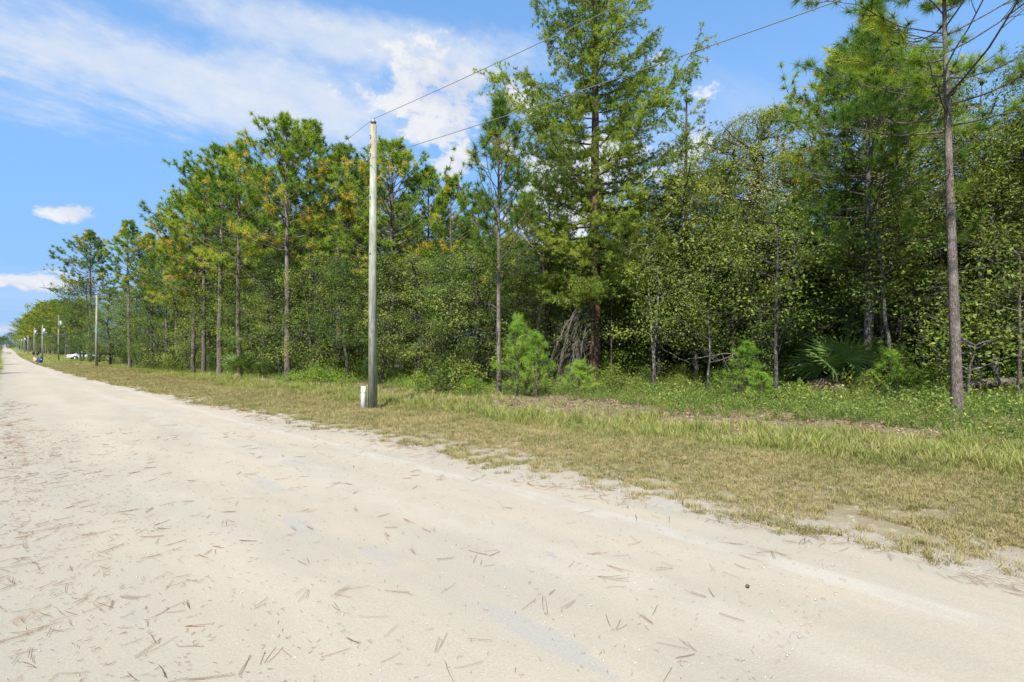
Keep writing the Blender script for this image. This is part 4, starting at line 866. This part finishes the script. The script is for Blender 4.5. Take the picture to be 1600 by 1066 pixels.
def vnoise(x, y, s, seed=0):
    from mathutils import noise
    return np.array([noise.noise((a * s + seed * 7.1, b_ * s - seed * 3.3, seed)) for a, b_ in zip(x, y)])
def cloud(n, x0, x1, ymax, seed, y0=-6, pw=2.2):
    r_ = np.random.default_rng(seed); y = y0 + (ymax - y0) * r_.random(n) ** pw; x = x0 + (x1 - x0) * r_.random(n); return x, y, r_
def P3(x, y, dz=0.0): return np.stack([x, y, gz(x, y) + dz], -1)
# short dry mown verge
x, y, r_ = cloud(140000, 3.3, 9.3, 110, 1, -4, 2.1); e = x - road_edge(y); nz = .5 * vnoise(x, y, .9, 1) + .8 * vnoise(x, y, 3.3, 2)
keep = (e > -.10 + .16 * nz) & (nz > -.02 - np.clip(e, 0, 2.2) * .34 + .25 * r_.random(len(x))); x, y, nz = x[keep], y[keep], nz[keep]; far = 1 + np.clip(y / 22, 0, 3)
scatter('verge_grass', [tuft(k, 16, .06, .055, .0045, .95, curl=.15) for k in range(6)], M['grass_dry'], P3(x, y), (.55 + .6 * r_.random(len(x))) * far ** .7, 1, 'short dry mown grass between road and green strip', .25)
# taller green strip
x, y, r_ = cloud(34000, 7.4, 12.2, 150, 2, -5, 2.0); wd = 8.15 + .25 * np.sin(y * .5) ; hi = 10.6 + .4 * np.sin(y * .35 + 1) + np.clip((y - 40) * -.02, -1.2, 0) + np.clip(-y + 8, 0, 10) * .12
nz = vnoise(x, y, .8, 3); keep = (x > wd + .3 * nz) & ((x < hi + 1.4 * nz) | (r_.random(len(x)) < .16)) & (nz > -.42); x, y, nz = x[keep], y[keep], nz[keep]; far = 1 + np.clip(y / 25, 0, 3)
ed = np.clip((x - 8.0) / .8, .35, 1); s_ = (.5 + .65 * r_.random(len(x))) * (1 + .5 * nz) * ed * np.where(y > 45, .7, 1)
scatter('grass', [tuft(20 + k, 13, .27, .06, .0085, .75) for k in range(7)], M['grass'], P3(x, y), s_ * .85 * far ** .5, 2, 'taller green and straw coloured grass strip beyond the mown verge', .15)
# litter between grass and wood
x, y, r_ = cloud(16000, 9.4, 21, 60, 3, -6, 1.7); nz = vnoise(x, y, .5, 4); keep = (x < treeline(y) + 2) & (nz > -.45); x, y = x[keep], y[keep]
scatter('leaf_litter', [litterbit(k) for k in range(5)], M['litter'], P3(x, y, .012), .7 + .7 * r_.random(len(x)), 3, 'brown leaves and pine needles on the ground before the wood', .1)
# weeds before and under the wood
x, y, r_ = cloud(60000, 10.2, 26, 70, 4, -10, 1.8); nz = vnoise(x, y, .45, 5) + .4 * vnoise(x, y, 1.7, 6); tl_ = treeline(y); dd = x - np.minimum(12.6, tl_ - 1.6)
pz = vnoise(x, y, .75, 9) + .35 * vnoise(x, y, 2.6, 10); keep = (dd + nz * 2.2 > .5) & (pz > -.22 - .05 * dd) & (x < tl_ + 6); x, y, dd, nz = x[keep], y[keep], dd[keep], nz[keep]
scatter('ground_cover', [weed(k) for k in range(7)] + [weed(30 + k, 34, .5, .06, .14) for k in range(2)] + [tuft(60 + k, 10, .4, .08, .008, .6) for k in range(2)], M['cover'], P3(x, y), (.5 + .7 * r_.random(len(x))) * (1 + .35 * nz) * np.clip(.7 + dd * .12, .6, 1.25), 4, 'low leafy weeds growing between the grass and the wood', .2)
# left verge
x, y, r_ = cloud(9000, -5, -.25, 160, 5, -4, 1.5); keep = x < left_edge(y) + .1; x, y = x[keep], y[keep]
scatter('left_verge_grass', [tuft(70 + k, 12, .22, .06, .008, .8) for k in range(4)], M['grass'], P3(x, y), (.6 + .7 * r_.random(len(x))) * (1 + np.clip(y / 40, 0, 2)), 5, 'grass along the left edge of the road', .15)
# distant lawn
x, y, r_ = cloud(11000, 3.6, 26, 330, 6, 85, 1.2); keep = ((x < 9.6) | (y > 112)) & (x > road_edge(y)); x, y = x[keep], y[keep]
scatter('lawn_grass', [tuft(80 + k, 12, .10, .25, .05, .8) for k in range(3)], M['grass'], P3(x, y), 1.2 + r_.random(len(x)), 6, 'distant mown lawn beyond the near wood', .1)

# twigs and sticks lying in the weeds
def sticks():
    r_ = np.random.default_rng(90); b = Bag()
    for k in range(420):
        y = r_.uniform(-5, 34); x = float(treeline(y)) - abs(r_.normal(0, 3.2)) + 1.0
        if x < 10.3: continue
        a = r_.random() * 6.28; L = r_.uniform(.15, .9); s = np.linspace(-.5, .5, 6)[:, None]
        P = np.array([x, y, float(gz(x, y)) + .04]) + np.array([math.cos(a), math.sin(a), r_.uniform(-.1, .5)]) * s * L + np.cumsum(r_.normal(0, .03, (6, 3)), 0); P[:, 2] = np.maximum(P[:, 2], gz(P[:, 0], P[:, 1]) + .01)
        tube(b, P, np.linspace(.009, .003, 6), 4)
    tag(link('fallen_sticks', b.mesh('fallen_sticks', M['dead'])), 'thin dead sticks lying among the weeds before the wood', 'twigs', kind='stuff')
sticks()
# ---- fallen needles and grit on the road
def road_litter():
    r_ = np.random.default_rng(40); b = Bag()
    def needle(x, y, a, L, w, v, bend=0.0):
        K = 4; s = np.linspace(-.5, .5, K); an = a + bend * s; px_ = x + np.cumsum(np.cos(an)) * L / K; py_ = y + np.cumsum(np.sin(an)) * L / K
        z = gz(px_, py_) + .022 + np.abs(np.sin(s * 3)) * .004 + r_.random() * .004; nx_, ny_ = -np.sin(an) * w, np.cos(an) * w
        V = np.concatenate([np.stack([px_ - nx_, py_ - ny_, z], -1), np.stack([px_, py_, z + w * 1.2], -1), np.stack([px_ + nx_, py_ + ny_, z], -1)]); q = []
        for i in range(K - 1): q += [[i, i + 1, K + i + 1, K + i], [K + i, K + i + 1, 2 * K + i + 1, 2 * K + i]]
        b.add(V, q, v=v)
    def bundle(x, y, n=3, L=.22, w=.0011):
        a = r_.random() * 6.28; v = np.clip(r_.normal(.4, .2), 0, 1)
        for k in range(n): needle(x + r_.normal(0, .004), y + r_.normal(0, .004), a + r_.normal(0, .07) + (r_.random() < .12) * r_.normal(0, .8), L * r_.uniform(.6, 1.05), w, v, r_.normal(0, .16))
    for k in range(400):                                       # scattered over the road
        y = 1.2 + 13 * r_.random() ** 1.5; bundle(5.0 * r_.random() ** 1.25, y, r_.integers(1, 4), .17 + .11 * r_.random(), .0008 + .0001 * y)
    for k in range(95):                                       # drifts on the left shoulder
        y = .8 + 26 * r_.random() ** 1.4; cx = abs(r_.normal(.15, .22)) ; n = r_.integers(3, 12)
        for q in range(n): bundle(cx + r_.normal(0, .09), y + r_.normal(0, .09 + y * .012), 1, .19, .0008 + .0001 * y)
    for k in range(150):                                       # along the right edge
        y = -1 + 24 * r_.random() ** 1.2; ex = float(road_edge(y)) - abs(r_.normal(.0, .18))
        for q in range(r_.integers(2, 7)): bundle(ex + r_.normal(0, .05), y + r_.normal(0, .16), 1, .2, .0013 + .00014 * max(y, 0))
    for k in range(4000):                                      # broken bits
        y = .9 + 16 * r_.random() ** 1.7; x = r_.uniform(0, 5) if r_.random() < .45 else abs(r_.normal(.3, .7)); needle(x, y, r_.random() * 6.28, r_.uniform(.012, .05), .0008 + .00012 * y, r_.random() * .7, r_.normal(0, .6))
    tag(link('fallen_pine_needles', b.mesh('fallen_pine_needles', M['roadneedle'])), 'brown pine needles scattered and drifted over the sand road', 'pine needles', kind='stuff')
    g = Bag(); n = 2600; y = .9 + 12 * r_.random(n) ** 1.8; x = r_.uniform(-.3, 5, n); s = .0018 + .005 * r_.random(n) ** 5
    o6 = np.array([[1, 0, 0], [0, 1, 0], [-1, 0, 0], [0, -1, 0], [0, 0, .8], [0, 0, -.5]]); V = (np.stack([x, y, gz(x, y) + .021], -1)[:, None] + o6[None] * s[:, None, None] * r_.uniform(.6, 1.3, (n, 6, 1))).reshape(-1, 3)
    f = np.array([[0, 1, 4], [1, 2, 4], [2, 3, 4], [3, 0, 4], [1, 0, 5], [2, 1, 5], [3, 2, 5], [0, 3, 5]]); g.add(V, tris=(np.arange(n)[:, None, None] * 6 + f[None]).reshape(-1, 3))
    tag(link('road_grit', g.mesh('road_grit', M['stone'])), 'pale limestone grit lying on the sand road', 'gravel', kind='stuff')
road_litter()
p = at(1168, EYE * 800 / (928 - 540)); b = Bag(); rng = np.random.default_rng(3)
lathe(b, [(.0, -.02), (.012, -.018), (.02, -.004), (.017, .008), (.009, .018), (0, .024)], 9)
for k in range(40):
    a = k * 2.4; zz = -.015 + .035 * k / 40; r0_ = .021 * math.sqrt(max(.05, 1 - ((zz + .004) / .026) ** 2)); d = np.array([math.cos(a), math.sin(a), .35]); s = np.array([-d[1], d[0], 0]) * .005; c = np.array([d[0] * r0_ * .8, d[1] * r0_ * .8, zz])
    b.add([c - s, c + s, c + d * .008 + s * .4, c + d * .008 - s * .4], [[0, 1, 2, 3]])
o = link('pine_cone', b.mesh('pine_cone', M['cone'])); o.location = p + Vector((0, 0, .04)); o.rotation_euler = (1.2, .3, .5); o.scale = (.62,) * 3; o.location.z -= .012; tag(o, 'single small brown pine cone lying on the sand road at lower right', 'pine cone')
